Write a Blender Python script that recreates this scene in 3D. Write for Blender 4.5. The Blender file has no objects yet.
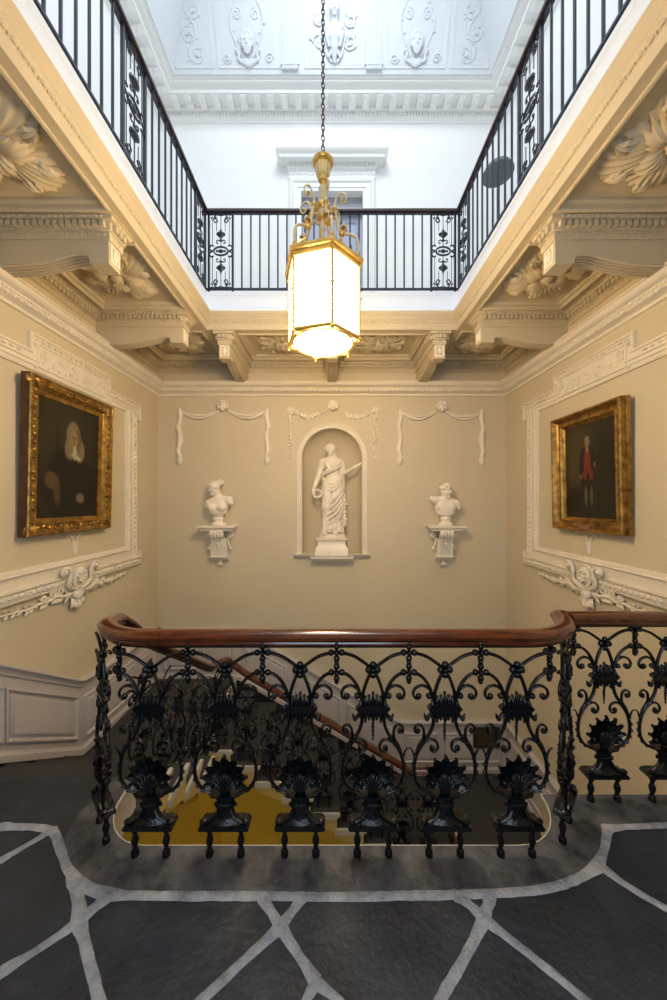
import bpy, math, random
import numpy as np
from mathutils import Vector, Matrix
random.seed(7)
PI = math.pi
SC = bpy.context.scene
COL = SC.collection
R = math.radians

# ------------------------------------------------------------------ materials
MATS = {}
def nodes_of(name):
    m = bpy.data.materials.new(name); m.use_nodes = True
    nt = m.node_tree
    b = nt.nodes['Principled BSDF']
    MATS[name] = m
    return m, nt, b
def mat(name, col, rough=0.6, metal=0.0, var=0.0, scale=6.0, bump=0.0, bscale=40.0, col2=None, spec=None, coat=0.0, stretch=None, detail=5.0):
    m, nt, b = nodes_of(name)
    L = nt.links
    b.inputs['Roughness'].default_value = rough
    b.inputs['Metallic'].default_value = metal
    if spec is not None: b.inputs['Specular IOR Level'].default_value = spec
    if coat: b.inputs['Coat Weight'].default_value = coat; b.inputs['Coat Roughness'].default_value = 0.12
    tc = nt.nodes.new('ShaderNodeTexCoord')
    src = tc.outputs['Object']
    if stretch:
        mp = nt.nodes.new('ShaderNodeMapping'); mp.inputs['Scale'].default_value = stretch
        L.new(src, mp.inputs['Vector']); src = mp.outputs['Vector']
    if var or col2:
        n = nt.nodes.new('ShaderNodeTexNoise'); n.inputs['Scale'].default_value = scale; n.inputs['Detail'].default_value = detail
        n.inputs['Roughness'].default_value = 0.65
        L.new(src, n.inputs['Vector'])
        r = nt.nodes.new('ShaderNodeValToRGB')
        r.color_ramp.elements[0].position = 0.35; r.color_ramp.elements[1].position = 0.68
        c2 = col2 or tuple(c*(1-var) for c in col)
        r.color_ramp.elements[0].color = (*c2, 1); r.color_ramp.elements[1].color = (*col, 1)
        L.new(n.outputs['Fac'], r.inputs['Fac']); L.new(r.outputs['Color'], b.inputs['Base Color'])
    else:
        b.inputs['Base Color'].default_value = (*col, 1)
    if bump:
        n2 = nt.nodes.new('ShaderNodeTexNoise'); n2.inputs['Scale'].default_value = bscale; n2.inputs['Detail'].default_value = 6
        L.new(src, n2.inputs['Vector'])
        bp = nt.nodes.new('ShaderNodeBump'); bp.inputs['Strength'].default_value = bump; bp.inputs['Distance'].default_value = 0.01
        L.new(n2.outputs['Fac'], bp.inputs['Height']); L.new(bp.outputs['Normal'], b.inputs['Normal'])
    return m
BUFF = mat('buff_wall_paint', (0.62, 0.535, 0.38), 0.62, var=0.05, scale=1.3, bump=0.05, bscale=60)
TRIM = mat('cream_plaster', (0.76, 0.685, 0.555), 0.55, var=0.06, scale=5)
SOFF = mat('buff_ceiling_plaster', (0.55, 0.465, 0.32), 0.6, var=0.05, scale=4)
MARB = mat('white_plaster_sculpture', (0.82, 0.745, 0.62), 0.45, var=0.06, scale=9)
DADO = mat('dado_paint', (0.54, 0.49, 0.47), 0.5, var=0.04, scale=3)
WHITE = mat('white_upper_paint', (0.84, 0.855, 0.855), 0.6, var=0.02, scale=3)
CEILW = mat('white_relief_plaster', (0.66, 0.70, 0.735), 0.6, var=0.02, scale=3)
IRON = mat('black_painted_iron', (0.003, 0.0036, 0.005), 0.24, spec=0.38, bump=0.32, bscale=75)
IRONB = mat('blue_black_iron', (0.012, 0.017, 0.032), 0.3, spec=0.6)
WOOD = mat('polished_mahogany', (0.12, 0.026, 0.007), 0.2, col2=(0.032, 0.007, 0.003), scale=5, stretch=(1.5, 7, 14), coat=0.35)
STONE = mat('dark_flagstone', (0.023, 0.030, 0.043), 0.5, col2=(0.007, 0.0095, 0.0155), scale=5.5, bump=0.35, bscale=45, detail=12)
CURB = mat('worn_curb_stone', (0.105, 0.107, 0.115), 0.55, col2=(0.020, 0.022, 0.028), scale=9, bump=0.5, bscale=45, detail=12)
GROUT = mat('pale_mortar', (0.40, 0.41, 0.44), 0.9, col2=(0.22, 0.225, 0.245), scale=14, bump=0.9, bscale=90, detail=10)
GILT = mat('old_gilding', (0.44, 0.25, 0.055), 0.36, 0.7, col2=(0.13, 0.062, 0.013), scale=16)
GILTD = mat('dark_gilt_edge', (0.12, 0.06, 0.02), 0.5, 0.2, col2=(0.05, 0.02, 0.008), scale=12)
BRASS = mat('lantern_brass', (0.86, 0.58, 0.18), 0.28, 0.65, col2=(0.62, 0.38, 0.09), scale=14)
PALEB = mat('pale_painted_brass', (0.80, 0.70, 0.46), 0.4, 0.2, col2=(0.66, 0.52, 0.26), scale=14)
YELL = mat('ochre_yellow_wall', (0.62, 0.40, 0.03), 0.6, var=0.06, scale=2)
CARP = mat('grey_stair_carpet', (0.046, 0.043, 0.040), 0.95, var=0.3, scale=30, bump=0.3, bscale=200)
STEPC = mat('step_cream_paint', (0.50, 0.46, 0.38), 0.6, var=0.08, scale=6)
FASCW = mat('daylight_tinted_fascia', (0.70, 0.77, 0.88), 0.5, var=0.03, scale=2)  # white board, with the blue cast of daylight put into its colour
YELC = mat('step_ochre_paint', (0.55, 0.40, 0.13), 0.6, var=0.08, scale=6)
BLACK = mat('black_skirting', (0.008, 0.008, 0.009), 0.5)
DOORP = mat('blue_grey_door_paint', (0.33, 0.37, 0.50), 0.45)
DARKG = mat('door_dark_bars', (0.035, 0.045, 0.075), 0.4)
SHADE = mat('dark_lampshade', (0.10, 0.13, 0.15), 0.7)
COPPER = mat('plaque_copper', (0.35, 0.17, 0.10), 0.4, 0.4, var=0.2, scale=30)
SOFFM = mat('buff_edge_moulding', (0.55, 0.465, 0.32), 0.6, var=0.05, scale=4)
NOTICE = mat('dark_notice_board', (0.022, 0.017, 0.010), 0.4)
NOTTXT = mat('notice_gold_marks', (0.12, 0.09, 0.035), 0.5)
GLASS = mat('dark_glass', (0.10, 0.12, 0.16), 0.08)

def emis(name, col, s):
    m, nt, b = nodes_of(name)
    b.inputs['Base Color'].default_value = (0.9, 0.88, 0.8, 1)
    b.inputs['Emission Color'].default_value = (*col, 1); b.inputs['Emission Strength'].default_value = s
    return m

# ------------------------------------------------------------------ mesh builder
def frame(o, a, b):
    a = Vector(a).normalized(); b = Vector(b).normalized(); c = a.cross(b)
    return Matrix(((a.x, b.x, c.x, o[0]), (a.y, b.y, c.y, o[1]), (a.z, b.z, c.z, o[2]), (0, 0, 0, 1)))
def T(x, y, z): return Matrix.Translation((x, y, z))
def RZ(a): return Matrix.Rotation(a, 4, 'Z')
def RX(a): return Matrix.Rotation(a, 4, 'X')
def RY(a): return Matrix.Rotation(a, 4, 'Y')
def SCL(x, y, z): return Matrix.Diagonal((x, y, z, 1))

class MB:
    def __init__(s, M=None):
        s.v = []; s.f = []; s.mi = []; s.M = M or Matrix.Identity(4); s.cur = 0
    def add(s, vs, fs, M=None):
        MM = s.M @ M if M is not None else s.M
        A = np.array(MM); V = np.asarray(vs, float).reshape(-1, 3)
        W = V @ A[:3, :3].T + A[:3, 3]
        o = len(s.v); s.v.extend(W.tolist())
        s.f.extend([[i + o for i in f] for f in fs]); s.mi.extend([s.cur] * len(fs))
        return s
    def box(s, x0, x1, y0, y1, z0, z1, M=None):
        vs = [(x, y, z) for z in (z0, z1) for y in (y0, y1) for x in (x0, x1)]
        return s.add(vs, [(0, 2, 3, 1), (4, 5, 7, 6), (0, 1, 5, 4), (2, 6, 7, 3), (0, 4, 6, 2), (1, 3, 7, 5)], M)
    def tube(s, pts, r, n=6, closed=False, M=None):
        P = [Vector(p) for p in pts]; k = len(P)
        if not hasattr(r, '__len__'): r = [r] * k
        vs = []; fs = []
        up = None
        for i in range(k):
            t = (P[(i+1) % k] - P[i-1]) if closed else (P[min(i+1, k-1)] - P[max(i-1, 0)])
            t = t.normalized() if t.length > 1e-9 else Vector((0, 0, 1))
            if up is None:
                up = Vector((0, 1, 0)) if abs(t.y) < 0.9 else Vector((1, 0, 0))
            up = up - t * up.dot(t)
            up = up.normalized() if up.length > 1e-6 else t.orthogonal().normalized()
            w = t.cross(up)
            for j in range(n):
                a = 2*PI*j/n
                vs.append(P[i] + (up*math.cos(a) + w*math.sin(a)) * r[i])
        m = k if closed else k-1
        for i in range(m):
            for j in range(n):
                fs.append((i*n+j, i*n+(j+1) % n, ((i+1) % k)*n+(j+1) % n, ((i+1) % k)*n+j))
        if not closed:
            fs.append(tuple(range(n-1, -1, -1))); fs.append(tuple((k-1)*n+j for j in range(n)))
        return s.add([tuple(v) for v in vs], fs, M)
    def lathe(s, prof, n=16, M=None, fn=None):
        vs = []; fs = []; k = len(prof)
        for r, z in prof:
            for j in range(n):
                a = 2*PI*j/n; q = r * (fn(a, z) if fn else 1)
                vs.append((q*math.cos(a), q*math.sin(a), z))
        for i in range(k-1):
            for j in range(n):
                fs.append((i*n+j, i*n+(j+1) % n, (i+1)*n+(j+1) % n, (i+1)*n+j))
        fs.append(tuple(range(n-1, -1, -1))); fs.append(tuple((k-1)*n+j for j in range(n)))
        return s.add(vs, fs, M)
    def ell(s, c, r, nu=10, nv=7, M=None):
        if not hasattr(r, '__len__'): r = (r, r, r)
        prof = [(max(math.sin(PI*i/nv), 1e-3), -math.cos(PI*i/nv)) for i in range(nv+1)]
        return s.lathe(prof, nu, (M if M is not None else Matrix.Identity(4)) @ T(*c) @ SCL(*r))
    def prism(s, poly, z0, z1, M=None):
        n = len(poly); vs = [(x, y, z0) for x, y in poly] + [(x, y, z1) for x, y in poly]
        fs = [tuple(range(n-1, -1, -1)), tuple(range(n, 2*n))] + [(i, (i+1) % n, n+(i+1) % n, n+i) for i in range(n)]
        return s.add(vs, fs, M)
    def sweep(s, path, prof, closed=False, pclosed=False, caps=True, M=None):
        """path in local XY (optional z); prof = (offset to the left of travel, height)"""
        P = [Vector((p[0], p[1], p[2] if len(p) > 2 else 0)) for p in path]; k = len(P); n = len(prof)
        vs = []; fs = []
        def nrm(a, b):
            d = (b - a); d.z = 0
            d.normalize(); return Vector((-d.y, d.x, 0))
        for i in range(k):
            if closed: n0, n1 = nrm(P[i-1], P[i]), nrm(P[i], P[(i+1) % k])
            else:
                n1 = nrm(P[i], P[i+1]) if i < k-1 else nrm(P[i-1], P[i])
                n0 = nrm(P[i-1], P[i]) if i > 0 else n1
            m = (n0 + n1) / max(1 + n0.dot(n1), 0.15)
            for u, w in prof:
                vs.append((P[i].x + m.x*u, P[i].y + m.y*u, P[i].z + w))
        q = n if pclosed else n-1
        for i in range(k if closed else k-1):
            for j in range(q):
                a, b = i*n+j, i*n+(j+1) % n
                c, d = ((i+1) % k)*n+(j+1) % n, ((i+1) % k)*n+j
                fs.append((a, d, c, b))
        if not closed and caps:
            fs.append(tuple(range(n))); fs.append(tuple((k-1)*n+j for j in range(n-1, -1, -1)))
        return s.add(vs, fs, M)
    def along(s, path, step, fn, closed=False, inset=0.0):
        """call fn(M) at even steps along the straight segments of a path; M: x along, y left, z up"""
        P = [Vector((p[0], p[1], p[2] if len(p) > 2 else 0)) for p in path]
        if closed: P.append(P[0])
        for a, b in zip(P, P[1:]):
            d = b - a; L = d.length - 2*inset
            if L < step*0.8: continue
            n = max(1, int(round(L/step)))
            h = Vector((d.x, d.y, 0)).normalized(); l = Vector((-h.y, h.x, 0))
            for i in range(n):
                p = a + d * ((inset + (i+.5)*L/n)/d.length)
                fn(Matrix(((h.x, l.x, 0, p.x), (h.y, l.y, 0, p.y), (0, 0, 1, p.z), (0, 0, 0, 1))))
        return s
    def grid(s, F, nu, nv, M=None):
        vs = [F(i/nu, j/nv) for i in range(nu+1) for j in range(nv+1)]
        fs = [(i*(nv+1)+j, (i+1)*(nv+1)+j, (i+1)*(nv+1)+j+1, i*(nv+1)+j+1) for i in range(nu) for j in range(nv)]
        return s.add(vs, fs, M)
    def leaf(s, L, W, lobes=4, lift=0.02, curl=0.02, rib=0.006, nu=16, nv=8, M=None):
        """acanthus leaf from the origin along +x, face +z, scalloped edge, ridged, tip curling back"""
        def F(u, v):
            c = 2*v-1
            w = W * (math.sin(PI*min(1, .12+.88*u)**0.85)**0.8 if u < .995 else 0.02) * (0.80 + 0.28*abs(math.sin(lobes*PI*u)))
            z = lift*math.sin(PI*u*.9) + rib*math.cos(c*PI*3)*math.sin(PI*u) - 0.35*abs(c)*W*0.5 - curl*max(0, u-.7)**2*10*0.3
            return (L*(u + .08*abs(c)*math.sin(PI*u)), c*w, z)
        return s.grid(F, nu, nv, M)
    def build(s, name, mats, parent=None, smooth=True, ang=38, origin=None):
        me = bpy.data.meshes.new(name)
        v = np.array(s.v, float)
        if origin is not None: v = v - np.array(origin)
        me.from_pydata(v.tolist(), [], s.f)
        if not isinstance(mats, (list, tuple)): mats = [mats]
        for m in mats: me.materials.append(m)
        if len(mats) > 1: me.polygons.foreach_set('material_index', s.mi)
        if smooth:
            me.shade_smooth(); me.set_sharp_from_angle(angle=R(ang))
        me.update()
        o = bpy.data.objects.new(name, me); COL.objects.link(o)
        if origin is not None: o.location = origin
        if parent is not None: o.parent = parent
        return o

def thing(name, label, cat, loc=(0, 0, 0), rz=0, group=None):
    o = bpy.data.objects.new(name, None); COL.objects.link(o); o.empty_display_size = 0.05
    o.location = loc; o.rotation_euler = (0, 0, rz)
    return tag(o, label, cat, group)
def tag(o, label, cat, group=None):
    o['label'] = label; o['category'] = cat
    if group: o['group'] = group
    return o
def struct(o, label=None, cat=None):
    o['kind'] = 'structure'
    if label: o['label'] = label
    if cat: o['category'] = cat
    return o
KIDS = {}
def copy_tree(o, parent=None):
    c = o.copy(); COL.objects.link(c); c.parent = parent
    for ch in [x for x in o.children]: copy_tree(ch, c)
    return c

# ------------------------------------------------------------------ sculpting by distance field
class Sculpt:
    def __init__(s, x0, x1, y0, y1, z0, z1, h):
        s.h = h; s.o = (x0, y0, z0)
        s.x = np.arange(x0, x1+h, h); s.y = np.arange(y0, y1+h, h); s.z = np.arange(z0, z1+h, h)
        s.d = np.full((len(s.x), len(s.y), len(s.z)), 1.0, dtype=np.float32)
    def sub(s, lo, hi):
        sl = []
        for ax, a, b in zip((s.x, s.y, s.z), lo, hi):
            i = int(np.searchsorted(ax, a)); j = int(np.searchsorted(ax, b)); sl.append(slice(max(i-1, 0), max(j+1, i+1)))
        X = s.x[sl[0]][:, None, None]; Y = s.y[sl[1]][None, :, None]; Z = s.z[sl[2]][None, None, :]
        return tuple(sl), X, Y, Z
    def put(s, sl, d, k, cut=False):
        a = s.d[sl]
        if cut:
            h = np.clip(.5 + .5*(d+a)/k, 0, 1); s.d[sl] = -(d*(1-h) - a*h - k*h*(1-h))
        else:
            h = np.clip(.5 + .5*(d-a)/k, 0, 1); s.d[sl] = d*(1-h) + a*h - k*h*(1-h)
    def ell(s, c, r, k=0.015, rot=None, cut=False):
        if not hasattr(r, '__len__'): r = (r, r, r)
        m = max(r) + 0.04 + k
        sl, X, Y, Z = s.sub([v-m for v in c], [v+m for v in c])
        X = X-c[0]; Y = Y-c[1]; Z = Z-c[2]
        if rot is not None:
            A = np.array(rot.to_3x3().inverted())
            X, Y, Z = (A[0, 0]*X+A[0, 1]*Y+A[0, 2]*Z, A[1, 0]*X+A[1, 1]*Y+A[1, 2]*Z, A[2, 0]*X+A[2, 1]*Y+A[2, 2]*Z)
        k0 = np.sqrt((X/r[0])**2+(Y/r[1])**2+(Z/r[2])**2) + 1e-6
        k1 = np.sqrt((X/r[0]**2)**2+(Y/r[1]**2)**2+(Z/r[2]**2)**2) + 1e-6
        s.put(sl, k0*(k0-1)/k1, k, cut); return s
    def cap(s, p, q, r1, r2=None, k=0.015, sy=1.0, cut=False):
        r2 = r1 if r2 is None else r2; m = max(r1, r2)+0.04+k
        sl, X, Y, Z = s.sub([min(a, b)-m for a, b in zip(p, q)], [max(a, b)+m for a, b in zip(p, q)])
        ba = [b-a for a, b in zip(p, q)]; L2 = sum(v*v for v in ba) + 1e-9
        X = X-p[0]; Y = (Y-p[1]); Z = Z-p[2]
        t = np.clip((X*ba[0]+Y*ba[1]+Z*ba[2])/L2, 0, 1)
        d = np.sqrt((X-t*ba[0])**2+((Y-t*ba[1])/sy)**2+(Z-t*ba[2])**2) - (r1+(r2-r1)*t)
        s.put(sl, d, k, cut); return s
    def line(s, pts, r, k=0.012, cut=False, sy=1.0):
        n = len(pts)
        rr = r if hasattr(r, '__len__') else [r]*n
        for i in range(n-1): s.cap(pts[i], pts[i+1], rr[i], rr[i+1], k, sy, cut)
        return s
    def torus(s, c, Rr, r, k=0.01, ax=1):
        m = Rr+r+.04
        sl, X, Y, Z = s.sub([v-m for v in c], [v+m for v in c])
        X = X-c[0]; Y = Y-c[1]; Z = Z-c[2]
        if ax == 1: d = np.sqrt((np.sqrt(X*X+Z*Z)-Rr)**2+Y*Y)-r
        else: d = np.sqrt((np.sqrt(X*X+Y*Y)-Rr)**2+Z*Z)-r
        s.put(sl, d, k); return s
    def box(s, c, hs, rnd=0.005, k=0.008):
        m = max(hs)+.04
        sl, X, Y, Z = s.sub([v-m for v in c], [v+m for v in c])
        qx = np.abs(X-c[0])-hs[0]+rnd; qy = np.abs(Y-c[1])-hs[1]+rnd; qz = np.abs(Z-c[2])-hs[2]+rnd
        d = np.sqrt(np.maximum(qx, 0)**2+np.maximum(qy, 0)**2+np.maximum(qz, 0)**2)+np.minimum(np.maximum(np.maximum(qx, qy), qz), 0)-rnd
        s.put(sl, d, k); return s
    def warp(s, fn):
        s.d += fn(s.x[:, None, None], s.y[None, :, None], s.z[None, None, :]).astype(np.float32); return s
    def mesh(s):
        f = s.d.copy()
        for ax in range(3):
            ix = [slice(None)]*3; ix[ax] = 0; f[tuple(ix)] = np.maximum(f[tuple(ix)], 1e-4); ix[ax] = -1; f[tuple(ix)] = np.maximum(f[tuple(ix)], 1e-4)
        sg = f < 0; nx, ny, nz = f.shape
        def S(a, i, j, k): return a[i:nx-1+i, j:ny-1+j, k:nz-1+k]
        cor = [(i, j, k) for i in (0, 1) for j in (0, 1) for k in (0, 1)]
        cnt = sum(S(sg, *c).astype(np.int8) for c in cor)
        act = (cnt > 0) & (cnt < 8); ii = np.argwhere(act); nvert = len(ii)
        acc = np.zeros((nvert, 3)); num = np.zeros(nvert)
        vals = {c: f[ii[:, 0]+c[0], ii[:, 1]+c[1], ii[:, 2]+c[2]] for c in cor}
        for c in cor:
            for ax in range(3):
                if c[ax]: continue
                e = list(c); e[ax] = 1; e = tuple(e)
                a, b = vals[c], vals[e]; cr = (a < 0) != (b < 0)
                t = np.where(cr, a/np.where(cr, a-b, 1), 0)
                p = np.tile(np.array(c, float), (nvert, 1)); p[:, ax] += t
                acc[cr] += p[cr]; num[cr] += 1
        pos = (ii + acc/num[:, None])*s.h + np.array(s.o)
        idx = np.full(act.shape, -1, np.int64); idx[act] = np.arange(nvert)
        faces = []
        for ax in range(3):
            a = [slice(None)]*3; b = [slice(None)]*3; a[ax] = slice(0, -1); b[ax] = slice(1, None)
            s0, s1 = sg[tuple(a)], sg[tuple(b)]
            E = np.argwhere(s0 != s1); u, v = [q for q in range(3) if q != ax]
            E = E[(E[:, u] > 0) & (E[:, v] > 0)]
            E = E[(E[:, u] < f.shape[u]-1) & (E[:, v] < f.shape[v]-1)]
            def g(du, dv):
                q = E.copy(); q[:, u] += du; q[:, v] += dv; return idx[q[:, 0], q[:, 1], q[:, 2]]
            F = np.stack([g(-1, -1), g(0, -1), g(0, 0), g(-1, 0)], 1)
            flip = s0[E[:, 0], E[:, 1], E[:, 2]] if len(E) else np.zeros(0, bool)
            if ax == 1: flip = ~flip
            F[~flip] = F[~flip][:, ::-1]
            faces.append(F)
        F = np.concatenate(faces); F = F[(F >= 0).all(1)]
        return pos, F.tolist()
    def build(s, name, m, parent=None, M=None):
        mb = MB(M); v, f = s.mesh(); mb.add(v, f)
        return mb.build(name, m, parent, ang=180)

def spiral(c, r0, r1, a0, turns, n=14):
    """2-D spiral points, from radius r0 at angle a0 winding to r1"""
    return [(c[0]+(r0+(r1-r0)*i/n)*math.cos(a0+2*PI*turns*i/n), c[1]+(r0+(r1-r0)*i/n)*math.sin(a0+2*PI*turns*i/n)) for i in range(n+1)]
def bez(p, n=8):
    """smooth (Catmull-Rom) polyline through points of any dimension"""
    P = [np.array(q, float) for q in p]; P = [2*P[0]-P[1]] + P + [2*P[-1]-P[-2]]; out = []
    for i in range(1, len(P)-2):
        for j in range(n):
            t = j/n; a, b, c, d = P[i-1], P[i], P[i+1], P[i+2]
            out.append(tuple(.5*((2*b)+(c-a)*t+(2*a-5*b+4*c-d)*t*t+(3*b-a-3*c+d)*t**3)))
    out.append(tuple(P[-2])); return out
# ------------------------------------------------------------------ dimensions (metres; camera eye at the origin, 1.47 above the landing)
HW = 2.25            # half width of the stair hall
YB = 4.33            # back wall
YF = -1.2            # wall behind the landing
ZS = 3.27            # underside of the gallery
ZG = 3.665           # gallery floor
GX, GY0, GY1 = 1.31, 0.98, 3.50    # opening in the gallery
UW, UY0, UY1 = 2.30, 0.0, 4.50     # upper storey
ZL = -3.9            # lower hall floor

# ---- landing: slab with a round-cornered well
RW = 0.25
def arc(cx, cy, r, a0, a1, n=8): return [(cx+r*math.cos(R(a0+(a1-a0)*i/n)), cy+r*math.sin(R(a0+(a1-a0)*i/n))) for i in range(n+1)]
EDGE = [(HW, 1.68), (1.07, 1.68)] + arc(.80, 1.68, RW, 0, -90)[0:] + arc(-.80, 1.68, RW, 270, 180) + [(-1.05, 1.79), (-HW, 1.79)]
fl = MB(); fl.prism([(-HW-.05, YF-.05), (HW+.05, YF-.05), (HW+.05, 1.68)] + EDGE[1:-1] + [(-HW-.05, 1.79)], -.2, 0)
FLOOR = struct(fl.build('floor', STONE, ang=30), 'dark flagstone landing with pale mortar joints', 'floor')
# worn border stone round the well
def fp(px, py): d = 1.47*335/(py-502); return ((px-332)*d/335, d)
cb = MB(); inner = EDGE[1:-2]
outer = [fp(*p) for p in ((1000, 822), (667, 825), (640, 826.5), (607, 828), (604, 850), (598, 866), (578, 879), (552, 888), (530, 891), (487, 894), (446, 895), (333, 897), (265, 896), (160, 896), (110, 895), (90, 889), (76, 882))] + [(-1.10, 1.37), (-1.17, 1.47), (-1.19, 1.58), (-1.17, 1.70), (-1.18, 1.785)]
outer = [(2.25, outer[0][1])] + outer[1:]
cb.prism(outer + [(-1.055, 1.785)] + inner[::-1][1:] + [(2.25, 1.68)], .0, .003)
cb.build('curb_stone', CURB, FLOOR, ang=30)
# mortar joints, laid out on the floor in metres: (points, half width)
J = [([(0, 827), (30, 827), (53, 829), (59, 843), (66, 865), (76, 882)], .024), ([(53, 830), (0, 861)], .019),
     ([(76, 882), (90, 889), (110, 895)], .026), ([(110, 895), (160, 896), (265, 896), (333, 897), (446, 895), (487, 894), (530, 891), (552, 888), (578, 879), (598, 866)], .024),
     ([(75, 880), (79, 900), (79, 921)], .026), ([(110, 895), (95, 907), (79, 921)], .026), ([(79, 921), (45, 946), (0, 973)], .021), ([(79, 921), (90, 965), (99, 1000), (115, 1060)], .022),
     ([(262, 897), (272, 912), (280, 927)], .02), ([(303, 897), (292, 912), (280, 927)], .02), ([(280, 927), (245, 960), (201, 1000), (150, 1050)], .021), ([(280, 927), (300, 957), (316, 983)], .021),
     ([(316, 983), (304, 1002), (280, 1060)], .016), ([(316, 983), (340, 1000), (390, 1060)], .016), ([(456, 895), (472, 905), (484, 919)], .022), ([(490, 895), (488, 907), (484, 919)], .022),
     ([(484, 919), (465, 958), (441, 998), (415, 1050)], .022), ([(484, 919), (530, 955), (583, 998), (650, 1060)], .02), ([(598, 866), (604, 850), (607, 828)], .023), ([(607, 828), (640, 826.5), (667, 825), (800, 822)], .02), ([(600, 866), (630, 889), (667, 909), (760, 960)], .021)]
gm = MB(); rng = random.Random(3)
def ribbon(pts, w):
    pts = [fp(*p) for p in pts]
    D = []
    for a, b in zip(pts, pts[1:]):
        n = max(2, int(math.hypot(b[0]-a[0], b[1]-a[1])/.025))
        D += [(a[0]+(b[0]-a[0])*i/n, a[1]+(b[1]-a[1])*i/n) for i in range(n)]
    D.append(pts[-1])
    for _ in range(3): D = [D[0]] + [((D[i-1][0]+2*D[i][0]+D[i+1][0])/4, (D[i-1][1]+2*D[i][1]+D[i+1][1])/4) for i in range(1, len(D)-1)] + [D[-1]]
    k = len(D); vs = []
    for i in range(k):
        a, b = D[max(i-1, 0)], D[min(i+1, k-1)]; dx, dy = b[0]-a[0], b[1]-a[1]; L = math.hypot(dx, dy); nx, ny = -dy/L, dx/L
        e = 1 + .55*max(0, 1-min(i, k-1-i)*.025/.06)
        w1, w2 = .70*w*e*rng.uniform(.9, 1.1), .70*w*e*rng.uniform(.9, 1.1)
        x, y = D[i]
        vs += [(x+nx*w1, y+ny*w1, .001), (x+nx*w1*.55, y+ny*w1*.55, .0055+rng.uniform(0, .001)), (x-nx*w2*.55, y-ny*w2*.55, .0055+rng.uniform(0, .001)), (x-nx*w2, y-ny*w2, .001)]
    fs = [(i*4+j+1, i*4+j, i*4+4+j, i*4+5+j) for i in range(k-1) for j in range(3)]
    gm.add(vs, fs)
    for (x, y) in (D[0], D[-1]):
        gm.lathe([(w*.95, .001), (w*.7, .0055), (.001, .006)], 12, T(x, y, 0))
for pts, w in J: ribbon(pts, w)
_fp = fp
fp = lambda x, y: (x, y)               # joints behind the viewer, already in metres
ends = [_fp(*p) for p in ((115, 1060), (150, 1050), (280, 1060), (390, 1060), (415, 1050), (650, 1060))]
for (x, y), (x2, y2) in zip(ends, ((-.95, .45), (-.95, .45), (-.12, .42), (.12, .38), (.12, .38), (1.25, .40))): ribbon([(x, y), ((x+x2)/2+.02, (y+y2)/2), (x2, y2)], .021)
ribbon([(-2.25, .30), (-1.6, .42), (-.95, .45), (-.12, .42), (.12, .38), (1.25, .40), (2.25, .22)], .022)
for a, b in (((-1.5, .42), (-1.3, -1.2)), ((-.3, .43), (-.5, -1.2)), ((.75, .39), (.6, -1.2)), ((1.6, .33), (1.75, -1.2))): ribbon([a, ((a[0]+b[0])/2+.05, (a[1]+b[1])/2), b], .021)
fp = _fp
gm.build('mortar_joint', GROUT, FLOOR, ang=60)
# cream edge of the slab round the well
em = MB(); em.sweep(EDGE[1:-1], [(.001, .004), (-.003, .004), (-.005, -.003), (-.005, -.014), (-.002, -.02), (-.002, -.199)])
struct(em.build('trim_well_edge', STEPC, ang=50))

# ---- walls of the hall
def slab(name, pts, m, **k): ...
w = MB()
w.box(-HW-.15, -HW, YF, YB+.15, ZL, ZG); struct(w.build('wall_left', BUFF, smooth=False), 'buff plaster wall with the white-wigged portrait', 'wall')
w = MB(); w.box(HW, HW+.15, YF, YB+.15, ZL, ZG); struct(w.build('wall_right', BUFF, smooth=False), 'buff plaster wall with the red-waistcoat portrait', 'wall')
w = MB()
for (x0, x1, z0, z1) in ((-HW-.15, -.8, ZL, ZG), (.8, HW+.15, ZL, ZG), (-.8, .8, ZL, .9), (-.8, .8, 2.9, ZG)): w.box(x0, x1, YF-.15, YF, z0, z1)
struct(w.build('wall_front', BUFF, smooth=False))
w = MB()
for x in (-.78, -.26, .26, .78): w.box(x-.02, x+.02, YF-.10, YF-.06, .9, 2.9)
for z in (.92, 1.4, 1.9, 2.4, 2.88): w.box(-.8, .8, YF-.10, YF-.06, z-.02, z+.02)
struct(w.build('window_1', WHITE, smooth=False), 'sash window behind the landing', 'window')
# back wall with the arched niche
NR, NS, NZ0 = .385, 2.035, .785      # niche half width, springing, sill
bw = MB()
def q(x0, x1, z0, z1): bw.add([(x0, YB, z0), (x1, YB, z0), (x1, YB, z1), (x0, YB, z1)], [(0, 1, 2, 3)])
q(-HW, -NR, ZL, ZS+.1); q(NR, HW, ZL, ZS+.1); q(-NR, NR, ZL, NZ0)
NA = 24; ap = [(-NR*math.cos(PI*i/NA), NS+NR*math.sin(PI*i/NA)) for i in range(NA+1)]
for (a, b) in zip(ap, ap[1:]): bw.add([(a[0], YB, a[1]), (b[0], YB, b[1]), (b[0], YB, ZS+.1), (a[0], YB, ZS+.1)], [(0, 1, 2, 3)])
ND = .30
bw.grid(lambda u, v: (-NR*math.cos(PI*u), YB+ND*math.sin(PI*u), NZ0+(NS-NZ0)*v), 24, 1)
def dome(u, v):
    th = PI*u; ph = PI/2*v
    return (-NR*math.cos(th)*math.cos(ph), YB+ND*math.sin(th)*math.cos(ph), NS+NR*math.sin(ph))
bw.grid(dome, 24, 10)
bw.add([(-NR, YB, NZ0), (NR, YB, NZ0), (NR, YB+ND+.02, NZ0), (-NR, YB+ND+.02, NZ0)], [(0, 1, 2, 3)])
bw.box(-HW-.15, HW+.15, YB+ND+.05, YB+ND+.2, ZL, ZG-.3)
struct(bw.build('wall_back', BUFF, ang=30), 'buff plaster back wall with an arched statue niche', 'wall')
FB = lambda x=0, z=0: frame((x, YB, z), (1, 0, 0), (0, 0, 1))          # back wall: a right, b up, c into the room
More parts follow.
